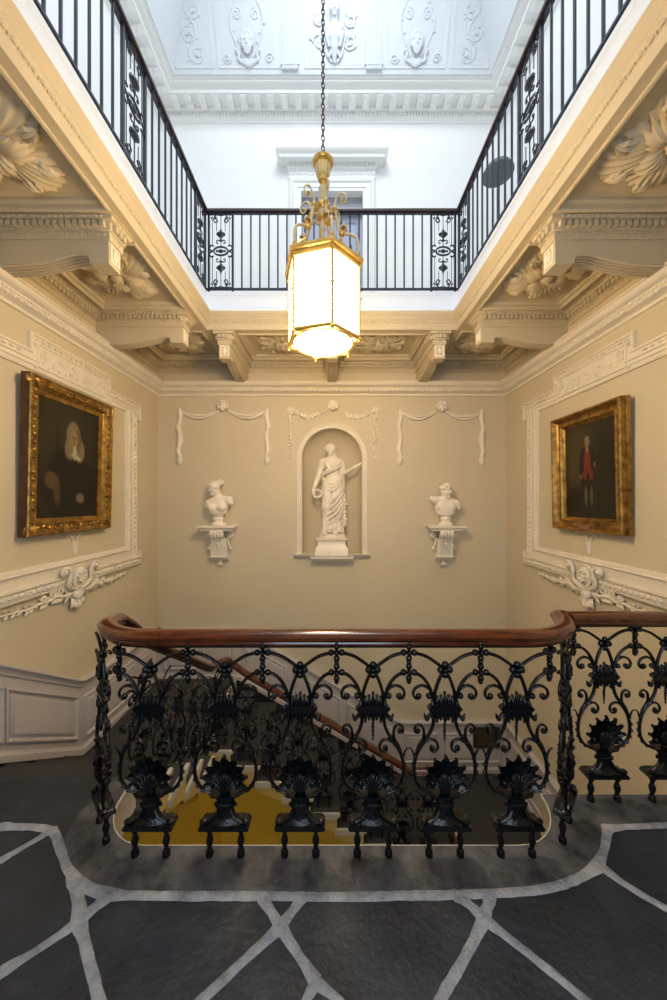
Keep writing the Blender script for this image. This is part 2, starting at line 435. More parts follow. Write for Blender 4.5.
FL = lambda y=0, z=0: frame((-HW, y, z), (0, 1, 0), (0, 0, 1))          # left wall
FR = lambda y=0, z=0: frame((HW, y, z), (0, -1, 0), (0, 0, 1))          # right wall
# niche surround
ns = MB(FB())
path = [(NR+.0, NZ0), *[(NR*math.cos(PI*i/NA), NS+NR*math.sin(PI*i/NA)) for i in range(NA+1)], (-NR, NZ0)]
ns.sweep(path, [(0, -.01), (0, .012), (-.015, .02), (-.022, .012), (-.04, .012), (-.05, .022), (-.065, .022), (-.07, 0)])
struct(ns.build('trim_niche_surround', TRIM, ang=50), 'plain arched moulding round the statue niche', 'moulding')
sl = MB(FB()); sl.sweep([(-.49, .765), (.49, .765)], [(-.0, 0), (0, .03), (.008, .05), (.02, .055), (.035, .075), (.035, 0)][::1])
sl.sweep([(-.27, .72), (.27, .72)], [(0, 0), (0, .09), (.02, .105), (.035, .12), (.06, .12), (.06, 0)])
struct(sl.build('trim_niche_sill', TRIM, ang=40), 'shallow moulded sill under the statue niche', 'sill')

# ---- room cornice
RP = [(HW, YF), (HW, YB), (-HW, YB), (-HW, YF)]
co = MB()
co.sweep(RP, [(0, 2.835), (.018, 2.84), (.018, 2.862), (.03, 2.87), (.055, 2.878), (.07, 2.895), (.07, 2.905), (.078, 2.905), (.078, 2.925), (.10, 2.935), (.118, 2.958), (.125, 2.975), (.135, 2.975), (.135, 2.99), (0, 3.0)])
# waved leaf band on the lower cyma
co.along(RP, .055, lambda M: co.ell((0, .062, 2.887), (.018, .012, .012), 6, 4, M), inset=.08)
co.along(RP, .03, lambda M: co.ell((0, .079, 2.915), (.010, .006, .009), 5, 4, M), inset=.09)
struct(co.build('trim_cornice', TRIM, ang=40), 'moulded plaster cornice round the stair hall', 'cornice')

# ---- gallery underside with coffers
BW = .115; BSY = [2.19, 3.25]; BX = [-1.14, 0.0, 1.14]; BLEN = .83; BLENB = .78
cof = []
for sx in (-1, 1):
    for (y0, y1) in ((1.33, 2.05), (2.34, 3.10), (3.54, 4.20)):
        x0, x1 = (-2.11, -1.385) if sx < 0 else (1.385, 2.11)
        cof.append((x0, x1, y0, y1))
cof += [(-.98, -.16, 3.60, 4.21), (.16, .98, 3.60, 4.21)]
OPX, OPY0, OPY1 = GX+.015, GY0-.015, GY1+.015
xs = sorted({-HW, HW, -OPX, OPX, *[c[0] for c in cof], *[c[1] for c in cof]})
ys = sorted({YF, YB, OPY0, OPY1, *[c[2] for c in cof], *[c[3] for c in cof]})
ce = MB()
for x0, x1 in zip(xs, xs[1:]):
    for y0, y1 in zip(ys, ys[1:]):
        cx, cy = (x0+x1)/2, (y0+y1)/2
        if abs(cx) < OPX and OPY0 < cy < OPY1: continue
        if any(c[0] < cx < c[1] and c[2] < cy < c[3] for c in cof): continue
        ce.add([(x0, y0, ZS), (x1, y0, ZS), (x1, y1, ZS), (x0, y1, ZS)], [(0, 3, 2, 1)])
for (x0, x1, y0, y1) in cof:
    ce.sweep([(x0, y0), (x1, y0), (x1, y1), (x0, y1)], [(-.022, ZS), (-.02, ZS-.012), (-.008, ZS-.016), (0, ZS-.006), (0, ZS+.015), (.014, ZS+.018), (.022, ZS+.03), (.022, ZS+.045), (.05, ZS+.055)], closed=True)
    ce.add([(x0+.05, y0+.05, ZS+.055), (x1-.05, y0+.05, ZS+.055), (x1-.05, y1-.05, ZS+.055), (x0+.05, y1-.05, ZS+.055)], [(0, 3, 2, 1)])
struct(ce.build('ceiling', SOFF, ang=30), 'coffered plaster underside of the gallery', 'ceiling')
# bed mould with dentils, running round the walls and the brackets
bp_ = [(HW, .9)]
for y in BSY: bp_ += [(HW, y-BW/2), (HW-BLEN, y-BW/2), (HW-BLEN, y+BW/2), (HW, y+BW/2)]
bp_ += [(HW, YB)]
for x in BX[::-1]: bp_ += [(x+BW/2, YB), (x+BW/2, YB-BLENB), (x-BW/2, YB-BLENB), (x-BW/2, YB)]
bp_ += [(-HW, YB)]
for y in BSY[::-1]: bp_ += [(-HW, y+BW/2), (-HW+BLEN, y+BW/2), (-HW+BLEN, y-BW/2), (-HW, y-BW/2)]
bp_ += [(-HW, .9)]
dm = MB()
dm.sweep(bp_, [(0, 3.135), (.010, 3.135), (.012, 3.150), (.010, 3.185), (.02, 3.19), (.022, 3.235), (.046, 3.238), (.05, 3.262), (.062, 3.264), (.062, ZS+.002)])
dm.along(bp_, .042, lambda M: dm.box(-.0145, .0145, .018, .045, 3.196, 3.232, M))
dm.along(bp_, .036, lambda M: dm.ell((0, .05, 3.25), (.012, .008, .011), 6, 4, M))
dm.along(bp_, .05, lambda M: dm.tube([(p[0], .012, p[1]+3.166) for p in spiral((0, 0), .017, .006, 0, .9, 6)], .004, 4, M=M))
struct(dm.build('trim_dentil_band', SOFF, ang=40), 'dentil band round the walls and brackets under the gallery', 'moulding')
# gallery fascia
OP = [(-GX, GY0), (-GX, GY1), (GX, GY1), (GX, GY0)]     # clockwise: left of travel is away from the opening
fa = MB()
fa.sweep(OP, [(0, ZG+.002), (0, ZG-.03), (.005, ZG-.034), (.005, 3.515), (-.050, 3.470), (-.058, 3.462), (-.060, 3.438), (-.052, 3.434)], closed=True)
fa.sweep(OP, [(0, ZG), (.05, ZG+.001)], closed=True)
FASC = struct(fa.build('trim_gallery_fascia', FASCW, ang=35), 'smooth white fascia board round the gallery edge', 'fascia')
fb = MB()
fb.sweep(OP, [(-.054, 3.437), (-.061, 3.430), (-.059, 3.418), (-.048, 3.398), (-.032, 3.384), (-.030, 3.376), (-.034, 3.373), (-.034, 3.366), (-.028, 3.362), (-.010, 3.332), (-.006, 3.322), (-.014, 3.318), (-.014, 3.296), (-.004, ZS-.002), (.016, ZS-.002), (.016, ZS+.03)], closed=True)
fb.along(OP, .048, lambda M: fb.ell((0, -.018, 3.346), (.017, .008, .013), 6, 4, M), closed=True, inset=.07)
fb.along(OP, .048, lambda M: fb.ell((.024, -.016, 3.342), (.005, .006, .011), 5, 4, M), closed=True, inset=.07)
struct(fb.build('trim_gallery_edge', SOFF, ang=40), 'buff leaf moulding below the gallery fascia', 'moulding')
gf = MB()
for (x0, x1, y0, y1) in ((-UW-.1, -GX-.03, UY0-.1, UY1+.1), (GX+.03, UW+.1, UY0-.1, UY1+.1), (-GX-.03, GX+.03, GY1+.03, UY1+.1), (-GX-.03, GX+.03, UY0-.1, GY0-.03)):
    gf.box(x0, x1, y0, y1, ZG-.18, ZG)
gf.box(-UW-.1, UW+.1, YF-.15, UY0, ZG-.18, ZG)
struct(gf.build('floor_gallery', WHITE, smooth=False), 'floor of the upper gallery', 'floor')

# ---- upper storey
up = MB()
DX, DZ = .42, 5.64
for (x0, x1, z0, z1) in ((-UW, -DX, ZG, 6.8), (DX, UW, ZG, 6.8), (-DX, DX, DZ, 6.8)): up.box(x0, x1, UY1, UY1+.2, z0, z1)
struct(up.build('wall_back_upper', WHITE, smooth=False), 'white wall of the upper storey with a doorway', 'wall')
for nm, x0, x1 in (('wall_left_upper', -UW-.15, -UW), ('wall_right_upper', UW, UW+.15)):
    u_ = MB(); u_.box(x0, x1, UY0-.15, UY1+.2, ZG, 6.9); struct(u_.build(nm, WHITE, smooth=False))
u_ = MB(); u_.box(-UW-.15, UW+.15, UY0-.15, UY0, ZG, 6.9); struct(u_.build('wall_front_upper', WHITE, smooth=False))
UP = [(UW, UY0), (UW, UY1), (-UW, UY1), (-UW, UY0)]
uc = MB()
uc.sweep(UP, [(0, 6.545), (.015, 6.55), (.015, 6.575), (.03, 6.585), (.04, 6.60), (.04, 6.64), (.07, 6.645), (.08, 6.655), (.08, 6.692), (.225, 6.695), (.23, 6.73), (.245, 6.735), (.27, 6.76), (.285, 6.765), (.285, 6.785), (.30, 6.79), (.32, 6.80)], closed=True)
uc.along(UP, .04, lambda M: uc.box(-.013, .013, .035, .065, 6.604, 6.638, M), closed=True, inset=.06)
def modil(M):
    uc.prism([(.08, 6.694), (.21, 6.694), (.215, 6.678), (.20, 6.662), (.17, 6.655), (.13, 6.66), (.10, 6.648), (.08, 6.645)], -.042, .042, M @ Matrix(((0, 0, 1, 0), (1, 0, 0, 0), (0, 1, 0, 0), (0, 0, 0, 1))))
    uc.ell((0, .165, 6.66), (.035, .03, .016), 7, 5, M)
uc.along(UP, .178, modil, closed=True, inset=.18)
uc.along(UP, .03, lambda M: uc.ell((0, .302, 6.792), (.010, .008, .008), 5, 4, M), closed=True, inset=.31)
struct(uc.build('trim_upper_cornice', WHITE, ang=40), 'white bracketed cornice with dentils below the coved ceiling', 'cornice')
cv = MB()
CV = [(.31, 6.795), (.325, 6.80), (.52, 7.32), (.62, 7.55), (.78, 7.78), (1.0, 7.95), (1.25, 8.02)]
cv.sweep(UP, CV, closed=True)
x0, y0, y1 = UW-1.25, UY0+1.25, UY1-1.25
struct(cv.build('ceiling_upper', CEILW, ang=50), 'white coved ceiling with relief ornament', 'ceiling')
# skylight: curb and glazing bars over the open eye of the ceiling
sk = MB()
for (a, b, c, d) in ((-x0-.1, -x0, y0-.1, y1+.1), (x0, x0+.1, y0-.1, y1+.1), (-x0, x0, y0-.1, y0), (-x0, x0, y1, y1+.1)): sk.box(a, b, c, d, 8.02, 8.25)
for i in range(1, 4): sk.box(-x0+2*x0*i/4-.02, -x0+2*x0*i/4+.02, y0, y1, 8.18, 8.22)
sk.box(-x0, x0, 2.17, 2.23, 8.12, 8.20)
struct(sk.build('window_2', WHITE, smooth=False), 'glazing bars of the roof light', 'window')
# door in the upper wall
dr = MB()
dr.box(-DX, DX, UY1+.10, UY1+.15, ZG, 5.40)
for (z0, z1) in ((3.75, 4.35), (4.45, 5.32)):
    for (a, b) in ((-.37, -.03), (.03, .37)):
        dr.sweep([(a, z0), (b, z0), (b, z1), (a, z1)], [(0, 0), (0, .008), (.02, .018), (.035, .004)], closed=True, M=frame((0, UY1+.10, 0), (1, 0, 0), (0, 0, 1)))
DOOR = struct(dr.build('door_1', DOORP, ang=30), 'blue grey panelled door behind the gallery railing', 'door')
tb = MB(); tb.box(-DX, DX, UY1+.05, UY1+.15, 5.38, 5.45); tb.box(-DX, DX, UY1+.08, UY1+.15, 5.45, DZ)
tb.build('transom', mat('transom_grey', (.30, .31, .35), .5), DOOR, smooth=False)
gb = MB()
for z in (4.28, 4.72): gb.box(-.26, .26, UY1+.075, UY1+.1, z-.012, z+.012)
for x in (-.26, -.09, .09, .26): gb.box(x-.012, x+.012, UY1+.075, UY1+.1, 3.72, 4.98)
gb.build('dark_bar', DARKG, DOOR, smooth=False)
da = MB(frame((0, UY1, 0), (1, 0, 0), (0, 0, 1)))
da.sweep([(DX, ZG), (DX, DZ), (-DX, DZ), (-DX, ZG)], [(.006, -.1), (.006, .018), (0, .02), (-.03, .02), (-.035, .03), (-.09, .032), (-.10, .045), (-.125, .055), (-.14, .06), (-.15, .045), (-.15, 0)])
da.box(-.58, .58, 5.795, 5.90, 0, .03)                                   # frieze
for i in range(22): da.ell((-.55+1.1*i/21, 5.845, .03), (.028, .026 if i % 2 else .018, .014), 6, 4)
DAI = da.M; da.M = Matrix.Identity(4)
da.sweep([(.58, UY1), (.58, UY1-.03), (-.58, UY1-.03), (-.58, UY1)], [(-.02, 5.90), (.005, 5.90), (.02, 5.92), (.02, 5.932), (.024, 5.962), (.11, 5.965), (.115, 6.0), (.13, 6.015), (.15, 6.035), (.155, 6.05), (-.02, 6.05)])
da.M = DAI
for i in range(34): da.box(-.565+1.13*i/33-.009, -.565+1.13*i/33+.009, 5.934, 5.96, .045, .075)
struct(da.build('trim_door_surround', WHITE, ang=35), 'white door surround with a projecting dentilled cornice', 'door surround')
# ------------------------------------------------------------------ stairs: three flights round an open well
RISE, GOL = .16, .2425
L0 = 1.79                      # first riser of the upper flight
ZQ1 = -5*RISE                  # quarter landing, far corner under the portrait wall
R2, G2, B0 = 1.228/8, .26, -1.25
ZQ2 = ZQ1 - 8*R2
WX, WY = 1.0, 3.28             # well side of the flights
def frame3(o, a, b, c=(0, 0, 1)):
    return Matrix(((a[0], b[0], c[0], o[0]), (a[1], b[1], c[1], o[1]), (a[2], b[2], c[2], o[2]), (0, 0, 0, 1)))
def step_prism(mb, M, a0, a1, zt, rise, w, last=False):
    """step running +x (down the flight) from a0 to a1, tread height zt, y from 0 (wall) to w (well)"""
    n = .025
    pts = [(a0-.02, zt-.01), (a0-.02, zt), (a1+n, zt), (a1+n+.006, zt-.012), (a1+n, zt-.028), (a1+.006, zt-.034), (a1, zt-.045), (a1, zt-rise-.012), (a1-.05, zt-rise-.03), (a0-.02, zt-.075)]
    mb.cur = 0; mb.prism(pts, 0, w, M @ Matrix(((1, 0, 0, 0), (0, 0, 1, 0), (0, 1, 0, 0), (0, 0, 0, 1))))
    Q = Matrix(((1, 0, 0, 0), (0, 0, 1, 0), (0, 1, 0, 0), (0, 0, 0, 1)))
    mb.cur = 2; mb.prism([(p[0]-.0005, p[1]-.001) for p in pts], w, w+.010, M @ Q)
    mb.cur = 1; mb.prism([(a0-.02, zt-.05), (a0-.02, zt-.0005), (a1+n, zt-.0005), (a1+n+.006, zt-.012), (a1+n, zt-.028), (a1+.006, zt-.034), (a1-.002, zt-.05)], w, w+.024, M @ Matrix(((1, 0, 0, 0), (0, 0, 1, 0), (0, 1, 0, 0), (0, 0, 0, 1))))
def flight(name, label, M, n, rise, going, ztop, w):
    t = thing(name, label, 'stair flight', M.translation)
    Mi = Matrix.Translation(M.translation)
    for k in range(1, n):
        b = MB(); step_prism(b, M, going*(k-1), going*k, ztop-rise*k, rise, w)
        o = b.build('step', [CARP, STEPC, YELC], t, ang=30, origin=tuple(M.translation))
        o.location = (0, 0, 0)
    return t
# upper flight: runs +Y along the left wall
F1 = flight('stair_flight', 'upper stone steps descending from the landing below the white-wigged portrait', frame3((-HW, L0, 0), (0, 1, 0), (1, 0, 0)), 5, RISE, GOL, 0, HW-WX)
F2 = flight('stair_flight', 'middle stone steps descending along the back wall under the statue', frame3((B0, YB, 0), (1, 0, 0), (0, -1, 0)), 8, R2, G2, ZQ1, YB-WY)
F3 = flight('stair_flight', 'lower stone steps descending under the landing by the dado notice', frame3((HW, 3.15, 0), (0, -1, 0), (-1, 0, 0)), 9, R2, G2, ZQ2, HW-1.05)
q1 = MB(); q1.cur = 0; q1.box(-HW, B0, L0+4*GOL-.02, YB, ZQ1-.17, ZQ1); q1.cur = 1; q1.box(B0, B0+.02, L0+4*GOL, YB, ZQ1-.15, ZQ1-.001); q1.box(-HW, B0, L0+4*GOL-.035, L0+4*GOL-.02, ZQ1-.16, ZQ1-.03)
struct(q1.build('floor_quarter_landing', [CARP, STEPC], smooth=False), 'first quarter landing in the far corner of the stairs', 'landing')
q2 = MB(); q2.box(B0+8*G2-G2+.0, HW, 3.15, YB, ZQ2-.17, ZQ2); struct(q2.build('floor_lower_landing', CARP, smooth=False), 'carpeted lower quarter landing in the right far corner', 'landing')
# lower hall: ochre walls below the flights
lw = MB(); lw.prism([(L0-.1, ZL), (3.40, ZL), (3.40, ZQ1-.19), (L0+4*GOL, ZQ1-.19), (L0+.02, -.235), (L0-.1, -.2)], -1.30, -1.12, Matrix(((0, 0, 1, 0), (1, 0, 0, 0), (0, 1, 0, 0), (0, 0, 0, 1))))
struct(lw.build('wall_under_upper_flight', YELL, smooth=False), 'ochre wall of the lower hall under the upper steps', 'wall')
lb = MB()
# back one is arched at its right end
zt = lambda x: min(ZQ1-.21, ZQ1-.235-(x-B0)*R2/G2)
AX0, AX1, AZ = -.22, .72, -2.42
def qy(pts): 
    n = len(pts); lb.add([(x, 3.40, z) for x, z in pts] + [(x, 3.52, z) for x, z in pts], [tuple(range(n)), tuple(range(2*n-1, n-1, -1))] + [(i, n+i, n+(i+1) % n, (i+1) % n) for i in range(n)])
qy([(-1.30, ZL), (AX0, ZL), (AX0, zt(AX0)), (-1.1, zt(-1.1)), (-1.30, zt(-1.30))])
ar = [((AX0+AX1)/2-(AX1-AX0)/2*math.cos(PI*i/14), AZ+.32*math.sin(PI*i/14)) for i in range(15)]
for a, b in zip(ar, ar[1:]): qy([a, b, (b[0], max(zt(b[0]), b[1]+.01)), (a[0], max(zt(a[0]), a[1]+.01))])
qy([(AX1, ZL), (1.05, ZL), (1.05, AZ+.2), (AX1, AZ+.2)])
struct(lb.build('wall_under_back_flight', YELL, smooth=False), 'ochre wall with an arch under the back steps', 'wall')
lf = MB(); lf.box(-HW-.15, HW+.15, YF-.15, YB+.5, ZL-.1, ZL); struct(lf.build('floor_lower_hall', CARP, smooth=False), 'dark floor of the lower hall', 'floor')

# ------------------------------------------------------------------ dado
def zi(P):
    return lambda a: next(z0+(z1-z0)*(a-a0)/(a1-a0) for (a0, z0), (a1, z1) in zip(P, P[1:]) if a0-1e-6 <= a <= a1+1e-6)
DH = .67
CAPP = [(0, 0), (0, .045), (-.012, .052), (-.022, .05), (-.03, .036), (-.045, .03), (-.055, .026), (-.07, .024), (-.075, .014), (-.085, .012)]
def dado(name, M, P, panels, label):
    z = zi(P); t = MB(M)
    def band(u0, u1, c0, c1):
        for (a0, z0), (a1, z1) in zip(P, P[1:]):
            t.add([(a0, z0+u0, c0), (a1, z1+u0, c0), (a1, z1+u1, c1), (a0, z0+u1, c1)], [(0, 1, 2, 3)])
    # smooth the kinks of the cap
    D = []
    for i, p in enumerate(P):
        if 0 < i < len(P)-1:
            for s_ in (-.10, -.05, 0, .05, .10):
                a = p[0]+s_; m = (z(p[0]-.1)+z(p[0]+.1))/2; D.append((a, z(a)*(1-(.1-abs(s_))/.1*.35)+m*(.1-abs(s_))/.1*.35))
        else: D.append(p)
    for (a0, z0), (a1, z1) in zip(D, D[1:]):
        for (u, c), (u2, c2) in zip(CAPP, CAPP[1:]):
            t.add([(a0, z0+u, c), (a0, z0+u2, c2), (a1, z1+u2, c2), (a1, z1+u, c)], [(0, 1, 2, 3)])
    band(-DH, -.08, .012, .012)
    for (u, c, u2, c2) in ((-DH, .03, -DH+.05, .03), (-DH+.05, .03, -DH+.062, .02), (-DH+.062, .02, -DH+.08, .013), (-DH, 0, -DH, .03)): band(u, u2, c, c2)
    for (a0, a1) in panels:
        t.sweep([(a0, z(a0)-.52), (a1, z(a1)-.52), (a1, z(a1)-.17), (a0, z(a0)-.17)], [(-.014, .012), (-.012, .030), (-.002, .034), (.008, .022), (.013, .0125), (.018, .0125), (.046, .030), (.051, .030)], closed=True)
        e_ = .046; t.add([(a0+e_, z(a0+e_)-.475, .0292), (a1-e_, z(a1-e_)-.475, .0292), (a1-e_, z(a1-e_)-.215, .0292), (a0+e_, z(a0+e_)-.215, .0292)], [(0, 1, 2, 3)])
    o = struct(t.build(name, DADO, ang=30), label, 'dado')
    s_ = MB(M)
    for (a0, z0), (a1, z1) in zip(P, P[1:]):
        s_.add([(a0, z0-DH-.17, .016), (a1, z1-DH-.17, .016), (a1, z1-DH, .016), (a0, z0-DH, .016)], [(0, 1, 2, 3)])
    s_.build('black_skirting', BLACK, o, smooth=False)
    return o
PL = [(-1.2, .69), (1.80, .69), (2.99, -.119), (3.6, -.15), (4.33, -.15)]
dado('baseboard_left', FL(), PL, [(.2, .9), (1.0, 1.7), (1.9, 2.26), (2.30, 2.93), (3.03, 3.17), (3.3, 4.2)], 'panelled dado stepping down the wall of the white-wigged portrait')
PB = [(-2.25, -.15), (-1.19, -.15), (.87, -1.347), (2.25, -1.347)]
dado('baseboard_back', FB(), PB, [(-2.15, -1.75), (-1.65, -1.28), (-1.14, -.60), (-.50, .10), (.2, .80), (.95, 1.35), (1.45, 2.15)], 'panelled dado sloping down the back wall beside the middle steps')
PR = [(-4.33, -1.347), (-3.2, -1.347), (-1.0, -1.347-2.2*R2/G2)]
dado('baseboard_right', FR(), PR, [(-4.2, -3.3), (-3.1, -2.3), (-2.2, -1.4)], 'panelled dado below the red-waistcoat portrait wall')
nt_ = MB(FB(1.98, -1.55) @ T(0, 0, .020)); nt_.box(-.17, .17, -.13, .13, .012, .028); nt_.sweep([(-.17, -.13), (.17, -.13), (.17, .13), (-.17, .13)], [(0, .028), (.006, .034), (.014, .028)], closed=True)
no = tag(nt_.build('notice_board', NOTICE, ang=30), 'small dark notice with rows of gold lines on the far dado', 'notice')
tx = MB(FB(1.98, -1.55) @ T(0, 0, .020)); rr = random.Random(5)
for r_ in range(7):
    x = -.135
    while x < .12:
        w_ = rr.uniform(.015, .045); tx.box(x, min(x+w_, .135), .085-r_*.028-.005, .085-r_*.028+.004, .028, .0295); x += w_+.011
tx.build('gold_line', NOTTXT, no, smooth=False)

# ------------------------------------------------------------------ cast iron balustrade
PW = .302
def iron_panel():
    """one lyre-shaped panel: x across, z up from the stone, about 0.885 high"""
    p = MB(); V = lambda L, y=0: [(a, y, b) for a, b in L]
    for s in (-1, 1):
        lyre = bez([(s*.055, .262), (s*.095, .278), (s*.122, .318), (s*.127, .37), (s*.115, .425), (s*.088, .47), (s*.060, .515), (s*.046, .56), (s*.046, .63), (s*.040, .68), (s*.022, .735), (0, .778)], 5)
        p.tube(V(lyre), [.0075]*len(lyre), 6)
        a1 = bez([(0, .775), (s*.028, .797), (s*.075, .828), (s*.12, .842), (s*.151, .846)], 4); p.tube(V(a1), .0072, 6)
        a2 = bez([(s*.05, .66), (s*.062, .70), (s*.085, .735), (s*.115, .757), (s*.151, .764)], 4); p.tube(V(a2), .0072, 6)
        # hooked scrolls beside the capital
        h = bez([(s*.050, .655), (s*.062, .69), (s*.090, .708), (s*.118, .70), (s*.131, .678), (s*.124, .657), (s*.108, .654), (s*.103, .666)], 4)
        p.tube(V(h), [.007-.002*i/len(h) for i in range(len(h))], 6); p.ell((s*.108, 0, .664), (.013, .011, .013), 8, 6)
        # upper and lower curls of the lyre
        c1 = bez([(s*.122, .41), (s*.108, .455), (s*.088, .49), (s*.088, .527), (s*.104, .545), (s*.122, .537), (s*.124, .517), (s*.110, .511), (s*.105, .521)], 4)
        p.tube(V(c1), [.0068-.0022*i/len(c1) for i in range(len(c1))], 6); p.ell((s*.111, 0, .522), .009, 7, 5)
        c2 = bez([(s*.088, .47), (s*.060, .485), (s*.036, .476), (s*.028, .452), (s*.040, .434), (s*.057, .438), (s*.058, .454), (s*.048, .457)], 4)
        p.tube(V(c2), [.0065-.002*i/len(c2) for i in range(len(c2))], 6); p.ell((s*.048, 0, .449), .009, 7, 5)
        c3 = bez([(s*.121, .40), (s*.133, .432), (s*.142, .447), (s*.151, .446)], 3); p.tube(V(c3), [.005-.003*i/len(c3) for i in range(len(c3))], 5)
        # leaf ruffles along the outer curve
        for t in range(9):
            i = 4+t*3; q_ = lyre[min(i, len(lyre)-1)]
            p.ell((q_[0]+s*.006, 0, q_[1]), (.008, .011, .007), 6, 4)
    P = p.build('panel', IRON, ang=60)
    # capital
    c = MB()
    c.box(-.060, .060, -.016, .016, .607, .622); c.prism([(-.072, .614), (-.058, .600), (.058, .600), (.072, .614), (.058, .628), (-.058, .628)], -.012, .012, Matrix(((1, 0, 0, 0), (0, 0, 1, 0), (0, 1, 0, 0), (0, 0, 0, 1))))
    for i, (x, h) in enumerate(((-.05, .03), (-.032, .045), (-.016, .05), (0, .062), (.016, .05), (.032, .045), (.05, .03))):
        c.tube([(x, 0, .615), (x*1.02, -.006, .615+h*.6), (x, 0, .615+h)], [.009, .009, .004], 6); c.ell((x, 0, .615+h), .0075, 6, 5)
        d = (.035, .05, .04, .06, .04, .05, .035)[i]
        c.tube([(x, 0, .61), (x, -.007, .61-d*.6), (x, 0, .61-d)], [.009, .009, .003], 6); c.ell((x, -.002, .61-d), .0068, 6, 5)
    for s in (-1, 1):
        c.tube([(s*.05, 0, .60), (s*.068, 0, .575), (s*.080, 0, .575), (s*.084, 0, .59)], [.008, .008, .007, .004], 6); c.ell((s*.074, 0, .571), .011, 7, 5); c.ell((s*.066, 0, .665), .013, 7, 5)
    for i in range(4): c.ell((0, 0, .535-.016*i), (.0075-.0012*i, .0075-.0012*i, .010), 6, 5)
    c.build('capital', IRON, P, ang=60)
    # fan of leaves over a shell
    l = MB()
    for i in range(9):
        a = R(-106+26.5*i) ; L = .112-.014*abs(i-4)/4
        l.leaf(L, .0215, 1, .012, 0, .003, 8, 4, T(0, -.004, .322) @ frame((0, 0, 0), (math.sin(a), -.18, math.cos(a)), (math.cos(a), 0, -math.sin(a))))
        e = (.90*L*math.sin(a), -.014, .322+.90*L*math.cos(a)); l.ell(e, .0085, 6, 5)
    for i in range(7):
        a = R(-54+18*i); l.tube([(0, -.02, .285), (.030*math.sin(a), -.026, .285+.040*math.cos(a)), (.048*math.sin(a), -.018, .285+.064*math.cos(a))], [.006, .0085, .004], 6)
    l.ell((0, 0, .308), (.034, .02, .040), 12, 8)
    for s in (-1, 1): l.ell((s*.050, -.004, .300), (.013, .011, .018), 7, 5)
    l.ell((0, 0, .272), (.02, .016, .014), 8, 5)
    l.build('leaf_spray', IRON, P, ang=60)
    # pedestal and plinth
    b = MB()
    b.lathe([(.001, .150), (.074, .150), (.068, .156), (.053, .163), (.042, .178), (.034, .197), (.033, .207), (.046, .211), (.046, .221), (.034, .225), (.037, .240), (.053, .254), (.072, .259), (.074, .266), (.001, .267)], 24, SCL(1, .42, 1), fn=lambda a, z: 1+.05*math.cos(16*a)*(.16 < z < .26))
    b.prism([(-.104, .136), (-.098, .128), (.098, .128), (.104, .136), (.094, .148), (.088, .151), (-.088, .151), (-.094, .148)], -.030, .030, Matrix(((1, 0, 0, 0), (0, 0, 1, 0), (0, 1, 0, 0), (0, 0, 0, 1))))
    for s in (-1, 1):
        b.ell((s*.086, -.012, .156), (.018, .016, .009), 8, 5); b.tube([(s*.024, -.014, .205), (s*.038, -.019, .178), (s*.074, -.022, .160)], [.005, .007, .006], 6)
    b.build('plinth', IRON, P, ang=45)
    for s in (-1, 1):
        g = MB(); g.lathe([(.001, -.002), (.016, -.002), (.016, .022), (.010, .030), (.009, .04), (.0125, .052), (.0155, .066), (.0115, .082), (.008, .092), (.009, .10), (.014, .106), (.014, .116), (.010, .122), (.010, .130)], 10, T(s*.065, 0, 0))
        g.build('leg', IRON, P, ang=45)
    r = MB()
    for i in range(4):
        a = PI/2*i; r.ell((.019*math.cos(a), -.006, .776+.021*math.sin(a)), (.015, .012, .015), 7, 5)
    r.ell((0, -.013, .776), .011, 7, 5); r.build('rosette', IRON, P, ang=60)
    return P
def iron_drop():
    """flowered drop hanging from the rail between two panels"""
    d = MB(); d.tube([(0, 0, .89), (0, 0, .73)], .007, 6)
    for z in (.846, .764):
        for a, b in ((.022, 0), (-.022, 0), (0, .024), (0, -.024)): d.ell((a, -.003, z+b), (.014, .012, .014), 7, 5)
        d.ell((0, -.012, z), .011, 7, 5)
    for z in (.88, .805, .726): d.ell((0, 0, z), (.011, .011, .013), 7, 5)
    return d.build('rosette_drop', IRON, ang=60)
PANEL, DROP = iron_panel(), iron_drop()
first = {'p': True, 'd': True}
def place(src, parent, x, y, z, rz, sc=(1, 1, 1)):
    key = 'p' if src is PANEL else 'd'
    o = src if first[key] else copy_tree(src)
    first[key] = False
    o.parent = parent; o.location = Vector((x, y, z)) - parent.location; o.rotation_euler = (0, 0, rz); o.scale = sc
    return o
RAILP = [(-.026, 0), (-.030, .010), (-.028, .016), (-.033, .019), (-.040, .026), (-.040, .038), (-.033, .048), (-.020, .056), (0, .059), (.020, .056), (.033, .048), (.040, .038), (.040, .026), (.033, .019), (.028, .016), (.030, .010), (.026, 0), (.015, -.003), (-.015, -.003)]
def rail(path, parent, name='handrail', z=0):
    m = MB(); m.sweep([(p[0], p[1], p[2]+z) for p in path], RAILP, pclosed=True)
    lo = parent.location; o = m.build(name, WOOD, parent, ang=32, origin=tuple(lo)); o.location = (0, 0, 0)
    s = MB(); s.sweep([(p[0], p[1], p[2]+z-.012) for p in path], [(-.014, 0), (-.014, .008), (.014, .008), (.014, 0)], pclosed=True)
    o = s.build('core_rail', IRON, parent, ang=50, origin=tuple(lo)); o.location = (0, 0, 0)
CR, CX, CYc = .338, .80, 1.73
CRr, CXl, CXr = .315, -.78, .82
ZR = .872
